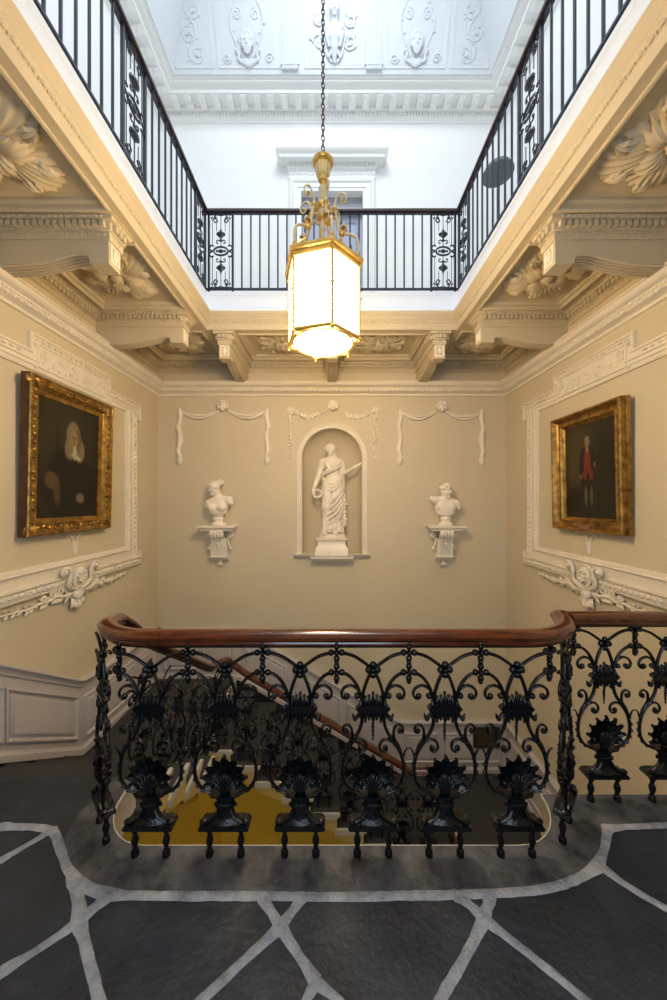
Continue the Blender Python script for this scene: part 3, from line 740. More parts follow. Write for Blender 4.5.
# front of the landing
LB = thing('landing_balustrade', 'curved front balustrade of black iron lyres under a mahogany handrail', 'balustrade', (0, CYc-CR, 0))
fr = [(x, y, ZR-.035*max(0, 1-i/5)**1.5) for i, (x, y) in enumerate(arc(CXl, CYc, CRr, 180, 270, 12))] + [(x, y, ZR) for x, y in arc(CXr, CYc, CRr, -90, -14, 11)] + [(1.147, 1.668, ZR+.002)]
rail(fr, LB)
for i, x in enumerate((-.753, -.443, -.132, .17, .468, .766)): place(PANEL, LB, x, CYc-CR, 0, 0)
for x in (-.598, -.288, .019, .319, .617): place(DROP, LB, x, CYc-CR, 0, 0)
for s in (-1, 1):
    th = (.766+.302-CX)/CR
    place(PANEL, LB, s*(CX-(.02 if s < 0 else 0)+CR*math.sin(th)), CYc-CR*math.cos(th), 0, s*th)
    for th2 in ((.766+.151-CX)/CR, (.766+.453-CX)/CR): place(DROP, LB, s*(CX-(.02 if s < 0 else 0)+CR*math.sin(th2)), CYc-CR*math.cos(th2), 0, s*th2)
nw = MB(); nw.lathe([(.001, 0), (.02, 0), (.02, .03), (.012, .05), (.018, .08), (.012, .12), (.015, .16), (.012, .2), (.012, .75), (.018, .77), (.012, .80), (.012, .885), (.001, .886)], 10, T(1.142, 1.655, 0))
o = nw.build('newel_bar', IRON, LB, ang=45, origin=tuple(LB.location)); o.location = (0, 0, 0)
# side section to the right wall
SB = thing('side_balustrade', 'straight balustrade of black iron lyres running on to the red-waistcoat portrait wall', 'balustrade', (1.15, 1.647, 0))
rail([(1.165, 1.647, ZR+.0), (2.25, 1.647, ZR+.0)], SB)
for x in (1.337, 1.639, 1.941): place(PANEL, SB, x, 1.647, 0, 0)
for x in (1.186, 1.488, 1.79, 2.092): place(DROP, SB, x, 1.647, 0, 0)
# upper flight
RX_ = -1.095
def flight_rail(name, label, pts, panels, loc):
    t = thing(name, label, 'balustrade', loc); rail(pts, t)
    for (x, y, z, rz, sc) in panels:
        place(PANEL, t, x, y, z, rz, sc)
    return t
HS = .80                   # the flights carry a lower version of the panel
up_pts = bez([(RX_, 1.732, ZR-.035), (RX_, 1.82, ZR-.10), (RX_, 2.0, .61)], 4)[:-1] + [(RX_, 2.0, .61), (RX_, 2.95, -.01)] + bez([(RX_, 3.02, -.05), (RX_, 3.20, -.10), (RX_+.06, 3.31, -.12), (-1.02, 3.345, -.15)], 4)
pl = [(RX_, L0+GOL*(k-.5), -RISE*k, PI/2, (GOL/PW, 1, HS)) for k in range(1, 5)]
pl += [(RX_, L0+GOL*4.5, ZQ1, PI/2, (GOL/PW, 1, HS)), (RX_, L0+GOL*5.5, ZQ1, PI/2, (GOL/PW, 1, HS))]
flight_rail('stair_balustrade', 'iron balustrade stepping down the upper steps behind the curved corner', up_pts, pl, (RX_, L0, -RISE))
zb = lambda x: ZQ1 - (x-B0)*R2/G2
yb = 3.345
bk = [(-1.02, yb, zb(-1.02)+.80)] + [(x, yb, zb(x)+.76) for x in (-.85, -.5, 0, .5, .75)] + bez([(.80, yb, zb(.8)+.76), (.98, 3.32, ZQ2+.79), (1.08, 3.2, ZQ2+.74), (1.09, 3.1, ZQ2+.70)], 4)
bk[0] = (-1.02, yb, -.15)
pb = [(B0+G2*(k-.5), yb, ZQ1-R2*k, 0, (G2/PW, 1, HS)) for k in range(1, 8)] + [(B0+G2*7.5, yb, ZQ2, 0, (G2/PW, 1, HS)), (B0+G2*8.5, yb, ZQ2, 0, (G2/PW, 1, HS))]
flight_rail('stair_balustrade', 'iron balustrade sloping down the middle steps along the back of the well', bk, pb, (B0, yb, ZQ1))
lo_ = [(1.09, 3.1, ZQ2+.70), (1.09, 2.0, ZQ2+.70-1.1*R2/G2)]
p3 = [(1.09, 3.15-G2*(k-.5), ZQ2-R2*k, -PI/2, (G2/PW, 1, HS)) for k in range(1, 5)]
flight_rail('stair_balustrade', 'iron balustrade dropping out of sight down the lower steps', lo_, p3, (1.09, 3.1, ZQ2))
# ------------------------------------------------------------------ brackets under the gallery
def bracket_mesh(L):
    t = [(0, 2.99), (.10, 2.983), (.23, 2.983), (.36, 2.996), (.47, 3.018), (.55, 3.038), (.61, 3.05), (.66, 3.052), (.69, 3.045), (.705, 3.02), (.71, 2.99), (L, 2.99), (L, ZS), (0, ZS)]
    t = [(a*L/.83 if a < L else a, b) for a, b in t]
    b = MB(); XZ = Matrix(((1, 0, 0, 0), (0, 0, 1, 0), (0, 1, 0, 0), (0, 0, 0, 1)))
    b.prism(t, -BW/2, BW/2, XZ)
    rim = [(s_, z) for s_, z in t[:9]]
    for y in (-.046, -.024, 0, .024, .046): b.tube([(s_, y, z-.002) for s_, z in bez(rim, 3)], .0095, 6)
    return b
def bracket_face(L):
    f = MB(frame((L, 0, 0), (0, 1, 0), (0, 0, 1)))
    f.sweep([(-.045, 3.012), (.045, 3.012), (.045, 3.128), (-.045, 3.128)], [(0, 0), (0, .006), (.008, .010), (.016, .003)], closed=True)
    f.lathe([(.028, .001), (.026, .008), (.014, .010), (.012, .016), (.001, .018)], 14, T(0, 3.07, 0) @ SCL(.8, 1.35, 1), fn=lambda a, z: 1+.15*math.cos(5*a))
    return f
first_b = {}
def bracket(L, x, y, rz, label):
    t = thing('ceiling_bracket', label, 'bracket', (x, y, 0), rz, 'scrolled brackets under the gallery')
    if L not in first_b:
        b = bracket_mesh(L).build('body', SOFF, t, ang=30); f = bracket_face(L).build('end_panel', TRIM, t, ang=40); first_b[L] = (b, f)
    else:
        for s in first_b[L]: c = s.copy(); COL.objects.link(c); c.parent = t
for sx, nm in ((-1, 'white-wigged portrait'), (1, 'red-waistcoat portrait')):
    for y, d in zip(BSY, ('nearest', 'next to the far corner')):
        lab = f'large near plaster bracket jutting out above the {nm}' if y < 3 else f'smaller plaster bracket between the {nm} and the far corner'
        bracket(BLEN, sx*HW, y, 0 if sx < 0 else PI, lab)
for x, d in zip(BX, ('plaster bracket on the back wall above the swag over the female bust', 'plaster bracket on the back wall hidden behind the bottom of the lantern', 'plaster bracket on the back wall above the swag over the male bust')):
    bracket(BLENB, x, YB, -PI/2, d)

# ------------------------------------------------------------------ leaf bosses in the coffers
def rosette_mesh(kind):
    m = MB()
    def fluted(nl, r0, r1, hh, fl, M=None, sx=1.0, ph=0.0, nt=168, nr=22):
        vs, fs = [], []
        for a in range(nt):
            th = 2*PI*a/nt; lo = abs(math.cos(nl*th/2+ph))**.7
            ro = r0+r1*lo+.016*abs(math.sin(nl*1.5*th+ph))+.010*math.cos(36*th)
            for k in range(nr+1):
                q_ = k/nr; r_ = .02+(ro-.02)*q_
                z = hh*(math.sin(PI*min(1, q_*1.02))**.8)*(.55+.45*lo) + fl*math.cos(fl_n*th)*q_*(1-q_**6)*1.0 + .35*fl*math.cos(fl_n*2*th+1)*q_*q_*(1-q_**8)
                if k == nr: z = -.004
                vs.append((sx*r_*math.cos(th), r_*math.sin(th), z))
        for a in range(nt):
            for k in range(nr): fs.append((a*(nr+1)+k, ((a+1) % nt)*(nr+1)+k, ((a+1) % nt)*(nr+1)+k+1, a*(nr+1)+k+1))
        m.add(vs, fs, M)
    fl_n = 36
    if kind == 0:       # big ruffled acanthus flower
        fluted(4, .20, .12, .050, .0085, RZ(.5))
        fl_n = 24
        fluted(4, .13, .07, .066, .008, T(0, 0, .004) @ RZ(1.25), nt=132, nr=16)
        for k in range(4):
            a = .5+PI/2*k
            for q_ in (-1, 1): m.leaf(.15, .045, 4, .03, .03, .008, 12, 6, T(.15*math.cos(a+q_*.33), .15*math.sin(a+q_*.33), .02) @ RZ(a+q_*.42))
    else:               # spreading leaf and berry spray, wider than deep
        fluted(4, .11, .05, .04, .006, None, 1.5, .7, 120, 12)
        for i in range(10):
            a = 2*PI*i/10; L = .20+.10*abs(math.cos(a))
            m.leaf(L, .062, 4, .022, .03, .009, 16, 8, T(0, 0, .006) @ RZ(a))
            m.tube([(.08*math.cos(a+.3), .08*math.sin(a+.3), .03), ((L-.05)*math.cos(a+.3), (L-.07)*math.sin(a+.3), .03)], .009, 5)
            for k in range(4): m.ell(((L-.04)*math.cos(a+.3)+random.uniform(-.02, .02), (L-.07)*math.sin(a+.3)+random.uniform(-.02, .02), .03), .016, 6, 5)
        for s in (-1, 1):
            for t in (-1, 1):
                sp = bez([(p[0]+s*.24, p[1]*t+t*.10, .015) for p in spiral((0, 0), .055, .012, 0, 1.3, 10)], 2); m.tube(sp, .010, 5)
        for i in range(6): m.leaf(.11, .05, 3, .05, .02, .006, 10, 6, T(0, 0, .02) @ RZ(2*PI*i/6))
    return m
def boss_mesh():
    m = MB(); m.lathe([(.045, .02), (.05, .05), (.042, .066), (.02, .074), (.001, .075)], 16, fn=lambda a, z: 1+.08*math.cos(9*a))
    m.lathe([(.016, .07), (.018, .085), (.001, .092)], 10); return m
RM = {}
for (x0, x1, y0, y1) in cof:
    cx, cy = (x0+x1)/2, (y0+y1)/2
    k = 1 if abs(cx) < 1 else 0
    if k: lab = f'leaf and berry plaster spray in the back coffer nearer the {"female" if cx < 0 else "male"} bust'
    else:
        side = 'white-wigged' if cx < 0 else 'red-waistcoat'
        lab = {0: f'largest ruffled plaster flower in the nearest coffer above the {side} portrait wall', 1: f'ruffled plaster flower in the coffer between two brackets above the {side} portrait', 2: f'half hidden plaster flower in the corner coffer beyond the {side} portrait'}[0 if cy < 2.2 else (1 if cy < 3.3 else 2)]
    #lab = lab.replace('in the coffer between back brackets over the draped swag', 'in the back coffer next to the lantern on the side')
    t = thing('coffer_rosette', lab, 'ceiling ornament', (cx, cy, ZS+.055), 0, 'plaster rosettes in the gallery coffers')
    if k not in RM:
        F = frame((0, 0, 0), (1, 0, 0), (0, -1, 0))
        a = MB(F); r_ = rosette_mesh(k); a.v = [];
        a.add(r_.v, r_.f); A = a.build('leaves', SOFF, t, ang=70)
        b = MB(F); q_ = boss_mesh(); b.add(q_.v, q_.f); B = b.build('boss', SOFF, t, ang=50); RM[k] = (A, B)
    else:
        for s in RM[k]: c = s.copy(); COL.objects.link(c); c.parent = t

# ------------------------------------------------------------------ moulded panels with cartouches on the side walls
def wall_panel(M, label, nm):
    t = thing('wall_panel_molding', label, 'wall moulding', M.translation); I = Matrix.Translation(-Vector(M.translation)) @ M
    A, Z0, Z1 = .905, .754, 2.60; E, EZ = .985, 2.40; TB, TZ = .45, 2.735
    m = MB(I)
    out = [(-E, Z0), (E, Z0), (E, Z0+.16), (A, Z0+.16), (A, EZ), (E, EZ), (E, Z1), (TB, Z1), (TB, TZ), (-TB, TZ), (-TB, Z1), (-E, Z1), (-E, EZ), (-A, EZ), (-A, Z0+.16), (-E, Z0+.16)]
    m.sweep(out, [(0, 0), (0, .028), (.010, .034), (.018, .034), (.022, .018), (.055, .018), (.06, .030), (.072, .034), (.075, .030), (.075, 0)], closed=True)
    inn = [(-.715, .985), (.715, .985), (.715, 2.455), (-.715, 2.455)]
    m.sweep(inn, [(0, -.0), (-.0, .014), (-.014, .024), (-.03, .026), (-.036, .036), (-.044, .034), (-.046, 0)], closed=True)
    # flat band between outer and inner mouldings
    for ib, (a0, a1, b0, b1) in enumerate(((-A+.02, -.74, Z0+.03, Z1-.03), (.74, A-.02, Z0+.03, Z1-.03), (-A+.02, A-.02, Z0+.02, .955), (-A+.02, A-.02, 2.485, Z1-.02), (-TB+.02, TB-.02, 2.485, TZ-.02))): m.box(a0, a1, b0, b1, 0, .0200+.0007*ib)
    for s in (-1, 1):
        for zz in (EZ, Z0): 
            if zz == EZ: m.box(-E+.02 if s < 0 else .745, -.745 if s < 0 else E-.02, EZ+.02, Z1-.025, 0, .0242)
            else: m.box(-E+.025 if s < 0 else .75, -.75 if s < 0 else E-.025, Z0+.025, Z0+.14, 0, .0250)
    for (a0, b0, a1, b1) in ((A-.04, Z0+.2, A-.04, EZ-.02), (-A+.04, EZ-.02, -A+.04, Z0+.2), (TB+.06, Z1-.04, E-.03, Z1-.04), (-E+.03, Z1-.04, -TB-.06, Z1-.04), (-TB+.03, TZ-.04, TB-.03, TZ-.04)):
        L = math.hypot(a1-a0, b1-b0); n = int(L/.054)
        for i in range(n):
            f = (i+.5)/n; m.ell((a0+(a1-a0)*f, b0+(b1-b0)*f, .020), (.020 if b0 == b1 else .015, .015 if b0 == b1 else .020, .024), 8, 6)
    for i in range(40):
        a = -.9+1.8*i/39; m.ell((a, .80, .034), (.016, .018, .014), 7, 5)
    m.box(-.97, .97, .775, .825, .02, .034); m.box(-.97, .97, .835, .85, .02, .045)
    m.build('frame_molding', TRIM, t, ang=40)
    # tablet with a garland of leaves and fruit
    g = MB(I); rr = random.Random(11)
    for i in range(34):
        a = -.36+.72*i/33; z = 2.585-.035*math.sin(PI*i/33)+rr.uniform(-.025, .03)
        g.leaf(.035+rr.random()*.025, .012, 2, .006, 0, .002, 6, 4, T(a, z, .024) @ RZ(rr.uniform(0, 6.28)))
    for i in range(26):
        a = rr.gauss(0, .15); z = 2.59+rr.uniform(-.045, .04)-.02*math.cos(a*5)
        r_ = rr.uniform(.010, .019); g.ell((max(-.36, min(.36, a)), z, .024), (r_, r_, r_*.75), 7, 5)
    for s in (-1, 1):
        g.tube([(p[0]+s*.33, p[1]*1+2.60, .024) for p in spiral((0, 0), .045, .01, PI/2, s*1.4, 12)], .009, 5)
        for b_ in (2.49, 2.66): g.lathe([(.022, 0), (.018, .02), (.001, .026)], 8, T(s*.41, b_, .02))
    g.build('garland_relief', TRIM, t, ang=60)
    # cartouche: shield between scrolls, leaf sprays and a pendant
    c = MB(I @ T(0, .80, 0) @ SCL(.84, .84, .78) @ T(0, -.80, 0))
    c.lathe([(.095, .03), (.10, .05), (.085, .075), (.05, .095), (.001, .10)], 18, T(0, .83, 0) @ SCL(.85, 1.05, 1))
    c.lathe([(.10, .03), (.118, .05), (.112, .072), (.10, .07)], 18, T(0, .83, 0) @ SCL(.95, 1.05, 1))
    for i in range(8): c.ell((.045*math.cos(PI*i/4), .83+.05*math.sin(PI*i/4), .092), .02, 7, 5)
    for s in (-1, 1):
        big = bez([(s*.02, .70, .05), (s*.10, .72, .06), (s*.15, .78, .07), (s*.14, .87, .085), (s*.16, .93, .09), (s*.21, .945, .085), (s*.24, .905, .08), (s*.215, .875, .08), (s*.19, .895, .085)], 4)
        c.tube(big, [.024]*12+[.022-.010*i/(len(big)-12) for i in range(len(big)-12)], 8)
        c.ell((s*.205, .905, .085), (.03, .03, .028), 8, 6)
        sc = bez([(s*.05, .68, .04), (s*.16, .66, .04), (s*.26, .69, .035), (s*.34, .665, .03), (s*.44, .67, .028), (s*.54, .655, .024), (s*.66, .668, .02), (s*.80, .675, .016)], 4)
        c.tube(sc, [.024-.017*i/len(sc) for i in range(len(sc))], 6)
        for i in range(15):
            f = i/14; p = sc[int(f*(len(sc)-1))]; L = .13-.06*f
            for up in (-1, 1):
                c.leaf(L*.72, .019-.006*f, 3, .012, .01, .004, 8, 6, T(p[0], p[1], p[2]*.8) @ RZ((0 if s > 0 else PI) + s*up*(.62+.3*math.sin(i*2.1))))
        for i, (x, z) in enumerate(((.20, .73), (.30, .72), (.40, .70))):
            c.tube([(s*(q_[0]+x), q_[1]+z, .035) for q_ in spiral((0, 0), .05-.01*i, .01, PI, -1.3, 12)], .012, 6)
    for i in range(7): c.leaf(.13-.012*abs(i-3), .035, 3, .03, .02, .005, 10, 6, T(0, .70, .045) @ RZ(-PI/2+(i-3)*.42))
    for s in (-1, 1): c.leaf(.12, .04, 3, .03, .02, .005, 10, 6, T(s*.03, .62, .03) @ RZ(-PI/2+s*.5)); c.ell((s*.055, .60, .03), .022, 7, 5)
    c.leaf(.12, .05, 3, .03, .02, .006, 10, 6, T(0, .60, .035) @ RZ(-PI/2)); c.ell((0, .575, .045), (.02, .028, .02), 7, 5)
    c.build('cartouche', TRIM, t, ang=60)
    # little husk under the picture
    h = MB(I); h.lathe([(.03, 0), (.028, .014), (.001, .02)], 10, T(0, 1.045, 0) @ SCL(.8, 1.2, 1))
    h.prism([(-.022, 1.04), (.022, 1.04), (.03, 1.13), (-.03, 1.13)], 0, .014)
    for s in (-1, 1): h.tube(bez([(s*.012, 1.11, .008), (s*.03, 1.16, .01), (s*.065, 1.185, .01), (s*.09, 1.17, .008)], 4), .007, 5)
    h.build('husk_drop', TRIM, t, ang=50)
    return t
PC = 2.92
wall_panel(FL(PC), 'cream moulded wall panel with scrolled cartouche round the white-wigged portrait', 'l')
wall_panel(FR(PC), 'cream moulded wall panel with scrolled cartouche round the red-waistcoat portrait', 'r')

# ------------------------------------------------------------------ heads and swags on the back wall
def mask_sculpt(M=None, name='mask', parent=None, m=None, beard=False, s=1.0):
    """relief head facing -y, z up, about 0.16 high"""
    S = Sculpt(-.085, .085, -.085, .03, -.10, .10, .0042)
    S.ell((0, -.01, .0), (.044, .046, .06), .01)
    for i in range(13):
        a = PI*(-.15+1.3*i/12); S.ell((.060*math.cos(a), -.012+.006*math.sin(i*2.4), .012+.060*math.sin(a)), (.021, .024, .021), .006)
    S.ell((0, .005, .03), (.06, .035, .05), .01)
    S.cap((0, -.058, .012), (0, -.066, -.012), .006, .010, .006); S.cap((-.03, -.050, .02), (.03, -.050, .02), .007, .007, .008)
    for q_ in (-1, 1): S.ell((q_*.018, -.056, .008), (.011, .009, .007), .003, cut=True); S.ell((q_*.018, -.048, .008), (.008, .006, .006), .003); S.ell((q_*.026, -.042, -.014), (.014, .012, .014), .01)
    S.cap((-.012, -.055, -.030), (.012, -.055, -.030), .005, .005, .004); S.ell((0, -.048, -.048), (.014, .012, .011), .008)
    if beard:
        for i in range(9): S.cap(((i-4)*.011, -.045, -.035), ((i-4)*.008, -.040, -.085+.004*abs(i-4)), .011, .007, .006)
    return S.build(name, m or MARB, parent, M)
def swag(x0, x1, zc, zend, label, floral):
    t = thing('wall_swag', label, 'plaster swag', (0, YB, 0), 0, 'plaster swags on the back wall'); cx = (x0+x1)/2
    I = frame((0, 0, 0), (1, 0, 0), (0, 0, 1)); m = MB(I); zt_ = zc-.035; rr = random.Random(int(abs(x0)*100))
    mask_sculpt(T(cx, -.035, zc) @ SCL(.92, .8, .92), 'head_relief', t)
    if not floral:
        for (a, b) in ((x0, cx-.06), (cx+.06, x1)):
            for k, sag in enumerate((.075, .105)):
                pts = [(a+(b-a)*i/12, zt_-sag*4*(i/12)*(1-i/12)-.004*k, .012+.008*math.sin(PI*i/12)) for i in range(13)]
                m.tube(pts, [.008+.010*math.sin(PI*i/12) for i in range(13)], 6)
        for x, s in ((x0, 1), (x1, -1)):
            m.ell((x, zt_+.005, .015), (.022, .02, .018), 8, 6)
            n = 16; L = zt_-zend
            pts = [(x+.010*math.sin(i*.95)*s, zt_-L*i/n, .012+.007*math.cos(i*.95)) for i in range(n+1)]
            m.tube(pts, [.015+.009*math.sin(PI*i/n*.9)+.010*abs(math.sin(i*.95/2+.5)) for i in range(n)]+[.006], 8)
            m.tube(bez([(x+.040*math.sin(i*.85+1)*s, zt_-L*(i+.5)/(n+1), .016+.026*math.cos(i*.85+1)) for i in range(n)], 2), .0085, 5)
            m.lathe([(.001, 0), (.034, .035), (.042, .075), (.020, .13)], 8, T(x, zend-.022, .012) @ Matrix(((1, 0, 0, 0), (0, 0, 1, 0), (0, .6, 0, 0), (0, 0, 0, 1))))
    else:
        for (a, b) in ((x0, cx-.07), (cx+.07, x1)):
            for i in range(26):
                f = (i+.5)/26; p = (a+(b-a)*f, zt_-.10*4*f*(1-f)*.9+.02*(1-f if a == x0 else f)*0)
                r_ = .010+.012*math.sin(PI*f)
                m.ell((p[0]+rr.uniform(-.012, .012), p[1]+rr.uniform(-.012, .012), .012), r_*rr.uniform(.7, 1.2), 7, 5)
                m.leaf(.045, .013, 2, .012, 0, .002, 5, 4, T(p[0], p[1], .010) @ RZ(rr.uniform(0, 6.28)))
        for x in (x0, x1):
            for i in range(5): m.leaf(.05, .020, 2, .012, .01, .002, 6, 4, T(x, zt_, .01) @ RZ(PI*i/4)); 
            m.tube([(x, zt_, .010), (x, zend, .006)], .004, 5)
            L = zt_-zend
            for i in range(26):
                f = i/26; sz = .007+.016*abs(math.sin(PI*(f*2.2+.15)))*(1-.45*f)
                m.ell((x+rr.uniform(-.022, .022)*(sz/.02), zt_-L*f, .012), sz, 7, 5)
                if i % 2: m.leaf(.04, .012, 2, .01, 0, .002, 5, 4, T(x, zt_-L*f, .01) @ RZ(-PI/2+rr.uniform(-1.2, 1.2)))
    m.build('ribbon' if not floral else 'flower_garland', MARB, t, ang=60)
swag(-1.965, -.835, 2.69, 1.965, 'draped ribbon swag with a head above the female bust', False)
swag(-.535, .555, 2.69, 1.98, 'flower garland with a head over the arch of the statue niche', True)
swag(.875, 1.935, 2.68, 1.965, 'draped ribbon swag with a head above the male bust', False)

# ------------------------------------------------------------------ consoles
def console(x, label):
    t = thing('bust_console', label, 'wall bracket', (x, YB, 1.175), 0, 'scrolled consoles under the busts')
    m = MB(); XZ = Matrix(((0, 0, 1, 0), (-1, 0, 0, 0), (0, 1, 0, 0), (0, 0, 0, 1)))    # (out, z) profile, extruded across
    s = MB(); s.sweep([(.19, 0), (.19, -.165), (-.19, -.165), (-.19, 0)], [(-.01, -.070), (0, -.070), (.010, -.064), (.012, -.050), (.024, -.034), (.030, -.026), (.042, -.024), (.042, -.003), (.039, 0), (-.01, 0)])
    s.box(-.185, .185, -.16, 0, -.069, -.0005); s.build('shelf', MARB, t, ang=35)
    prof = bez([(.0, -.06), (.165, -.06), (.185, -.085), (.185, -.12), (.165, -.14), (.13, -.14), (.115, -.165), (.105, -.22), (.095, -.30), (.09, -.385)], 3)[:-1] + [(.09, -.385), (.0, -.385)]
    m.prism(prof[3:], -.085, .085, XZ)
    for i in range(4):
        xx = -.060+.040*i; m.tube([(xx, -.186, -.07), (xx, -.198, -.10), (xx, -.186, -.13), (xx, -.16, -.146)], .014, 6)
    for i in range(6): xx = -.062+.025*i; m.tube([(xx, -.118, -.175), (xx, -.108, -.24), (xx, -.094, -.37)], .008, 5)
    for s_ in (-1, 1): m.box(min(s_*.085, s_*.098), max(s_*.085, s_*.098), -.10, 0, -.385, -.16)
    m.prism([(0, -.385), (.10, -.385), (.105, -.395), (.10, -.41), (.07, -.425), (.055, -.445), (.03, -.46), (0, -.465)], -.108, .108, XZ)
    m.build('scroll', MARB, t, ang=40)
    for s_ in (-1, 1):
        v = MB()
        v.tube([(s_*(.135)+s_*p[0], -.05, p[1]-.125) for p in spiral((0, 0), .046, .008, PI/2, -1.6, 18)], .014, 6)
        v.ell((s_*.135, -.05, -.125), (.036, .022, .036), 10, 6)
        v.tube([(s_*.128, -.05, -.15), (s_*.104, -.042, -.19), (s_*.115, -.045, -.24), (s_*.135, -.05, -.285)], [.012, .013, .014, .014], 6); v.ell((s_*.138, -.05, -.30), (.024, .02, .018), 8, 5)
        v.build('side_volute', MARB, t, ang=60)
    d = MB(); d.leaf(.06, .02, 2, .01, 0, .003, 6, 4, T(0, -.112, -.22) @ frame((0, 0, 0), (0, 0, -1), (1, 0, 0)))
    for s_ in (-1, 1): d.tube([(0, -.115, -.235), (s_*.025, -.118, -.215), (s_*.035, -.118, -.19)], .006, 5)
    d.ell((0, -.118, -.24), (.016, .012, .02), 7, 5)
    d.ell((0, -.03, -.495), (.032, .026, .022), 9, 6); d.ell((0, -.03, -.522), (.016, .014, .014), 7, 5); d.tube([(0, -.025, -.46), (0, -.03, -.50)], .014, 6)
    for s_ in (-1, 1): d.ell((s_*.03, -.028, -.505), .014, 7, 5)
    d.build('drop_ornament', MARB, t, ang=60)
    return t
console(-1.435, 'white scrolled console carrying the female bust with a hair knot')
console(1.43, 'white scrolled console carrying the curly-haired male bust')

# ------------------------------------------------------------------ busts (local: x across, -y to the viewer, z up from the shelf)
def face(S, c, yaw, pitch, s=1.0, k=.006):
    """features on a head at c, turned by yaw (+ = to viewer's right), nodding by pitch"""
    Rm = Matrix.Rotation(yaw, 3, 'Z') @ Matrix.Rotation(pitch, 3, 'X')
    P = lambda x, y, z: tuple(Vector(c) + Rm @ Vector((x*s, y*s, z*s)))
    rt = Rm.to_4x4()
    S.ell(P(0, 0, 0), (.056*s, .068*s, .078*s), .01, rt); S.ell(P(0, -.012, -.045), (.040*s, .048*s, .042*s), .02*s, rt)
    S.cap(P(0, -.066, .008), P(0, -.080, -.018), .007*s, .0095*s, .008*s)
    S.cap(P(-.036, -.052, .016), P(.036, -.052, .016), .008*s, .008*s, .010*s)
    for q_ in (-1, 1):
        S.ell(P(q_*.022, -.066, .001), (.014*s, .012*s, .009*s), .005*s, rt, cut=True); S.ell(P(q_*.022, -.055, .0), (.010*s, .009*s, .008*s), .003*s)
        S.ell(P(q_*.030, -.045, -.022), (.018*s, .016*s, .018*s), .014*s); S.ell(P(q_*.057, .005, -.008), (.008*s, .014*s, .020*s), .006*s, rt)
    S.cap(P(-.014, -.064, -.041), P(.014, -.064, -.041), .0055*s, .0055*s, .004*s); S.cap(P(-.010, -.063, -.050), P(.010, -.063, -.050), .006*s, .006*s, .004*s)
    S.ell(P(0, -.055, -.072), (.018*s, .016*s, .014*s), .012*s)
    return P, rt
def socle(parent):
    m = MB(); m.lathe([(.001, 0), (.097, 0), (.097, .016), (.09, .02), (.084, .03), (.062, .046), (.056, .062), (.060, .068), (.068, .075), (.070, .092), (.064, .098), (.06, .11), (.075, .135), (.001, .14)], 28)
    return m.build('socle', MARB, parent, ang=40)
t = thing('portrait_bust', 'white bust of a woman with knotted hair looking down to one side', 'bust', (-1.43, YB-.115, 1.175), 0, 'white busts on consoles')
S = Sculpt(-.24, .24, -.14, .14, .10, .62, .0055)
H = (-.048, -.018, .468)
P, rt = face(S, H, -.55, .30, .95)
S.ell(P(0, .016, .026), (.066, .074, .064), .008, rt)                        # hair
for i in range(13):
    a = PI*i/12; f0 = (.060*math.cos(a), -.022-.036*math.sin(a)**.7, .006+.048*math.sin(a)); f1 = (.066*math.cos(a), .02, .014+.068*math.sin(a)); S.line([P(*f0), P(*f1), P(.02+.03*math.cos(a), .075, .035+.035*math.sin(a))], [.0095, .0105, .009], .005)
S.cap(P(0, .05, .03), P(.02, .085, .045), .036, .034, .012); S.ell(P(.035, .10, .050), (.038, .034, .036), .008); S.ell(P(.05, .085, .075), (.022, .022, .022), .006); S.ell(P(.06, .115, .035), (.022, .02, .022), .006)
S.cap((.0, .012, .33), (-.02, .0, .43), .046, .040, .02)                      # neck
S.ell((-.0, .01, .245), (.118, .066, .115), .02)
S.cap((.03, .01, .345), (.135, .015, .315), .042, .046, .025); S.cap((-.03, .01, .335), (-.115, .01, .285), .042, .042, .025)
S.cap((.135, .015, .315), (.162, .01, .285), .046, .034, .015); S.cap((-.115, .01, .285), (-.135, .01, .250), .042, .032, .015)
S.ell((-.070, -.044, .222), (.048, .036, .045), .03); S.ell((.055, -.046, .222), (.050, .036, .045), .03)
S.ell((0, 0, .17), (.115, .058, .045), .02)
S.ell((0, 0, .09), (.3, .3, .045), .006, cut=True)
S.build('torso_and_head', MARB, t); socle(t)
t = thing('portrait_bust', 'white bust of a curly-haired man with bare chest and cut-off arms', 'bust', (1.43, YB-.115, 1.175), 0, 'white busts on consoles')
S = Sculpt(-.25, .25, -.14, .14, .09, .60, .0055)
H = (-.002, -.015, .435)
P, rt = face(S, H, .62, .12, .98)
S.ell(P(0, .012, .026), (.062, .070, .058), .008, rt); rr = random.Random(4)
for i in range(70):
    a, b = rr.uniform(-PI, PI), rr.uniform(.0, 1.45)
    p = (math.cos(b)*math.sin(a)*.066, .012+math.cos(b)*math.cos(a)*.070, .020+math.sin(b)*.066)
    if p[1] < -.035 and p[2] < .045: continue
    S.ell(P(*p), rr.uniform(.012, .018), .004)
S.cap((.0, .015, .30), (.0, .0, .40), .052, .046, .02)
S.ell((0, .01, .23), (.135, .066, .11), .02)
S.cap((-.04, .01, .325), (-.135, .01, .315), .046, .05, .03); S.cap((.04, .01, .315), (.13, .01, .275), .046, .05, .03)
S.cap((-.14, .01, .325), (-.175, .0, .335), .048, .036, .015); S.cap((.135, .01, .27), (.165, .0, .225), .048, .034, .015)
S.ell((-.052, -.044, .240), (.060, .022, .048), .03); S.ell((.052, -.044, .236), (.060, .022, .048), .03); S.ell((0, -.04, .17), (.07, .022, .05), .03)
S.ell((0, 0, .155), (.115, .058, .05), .02); S.ell((0, 0, .07), (.3, .3, .045), .006, cut=True)
S.build('torso_and_head', MARB, t); socle(t)

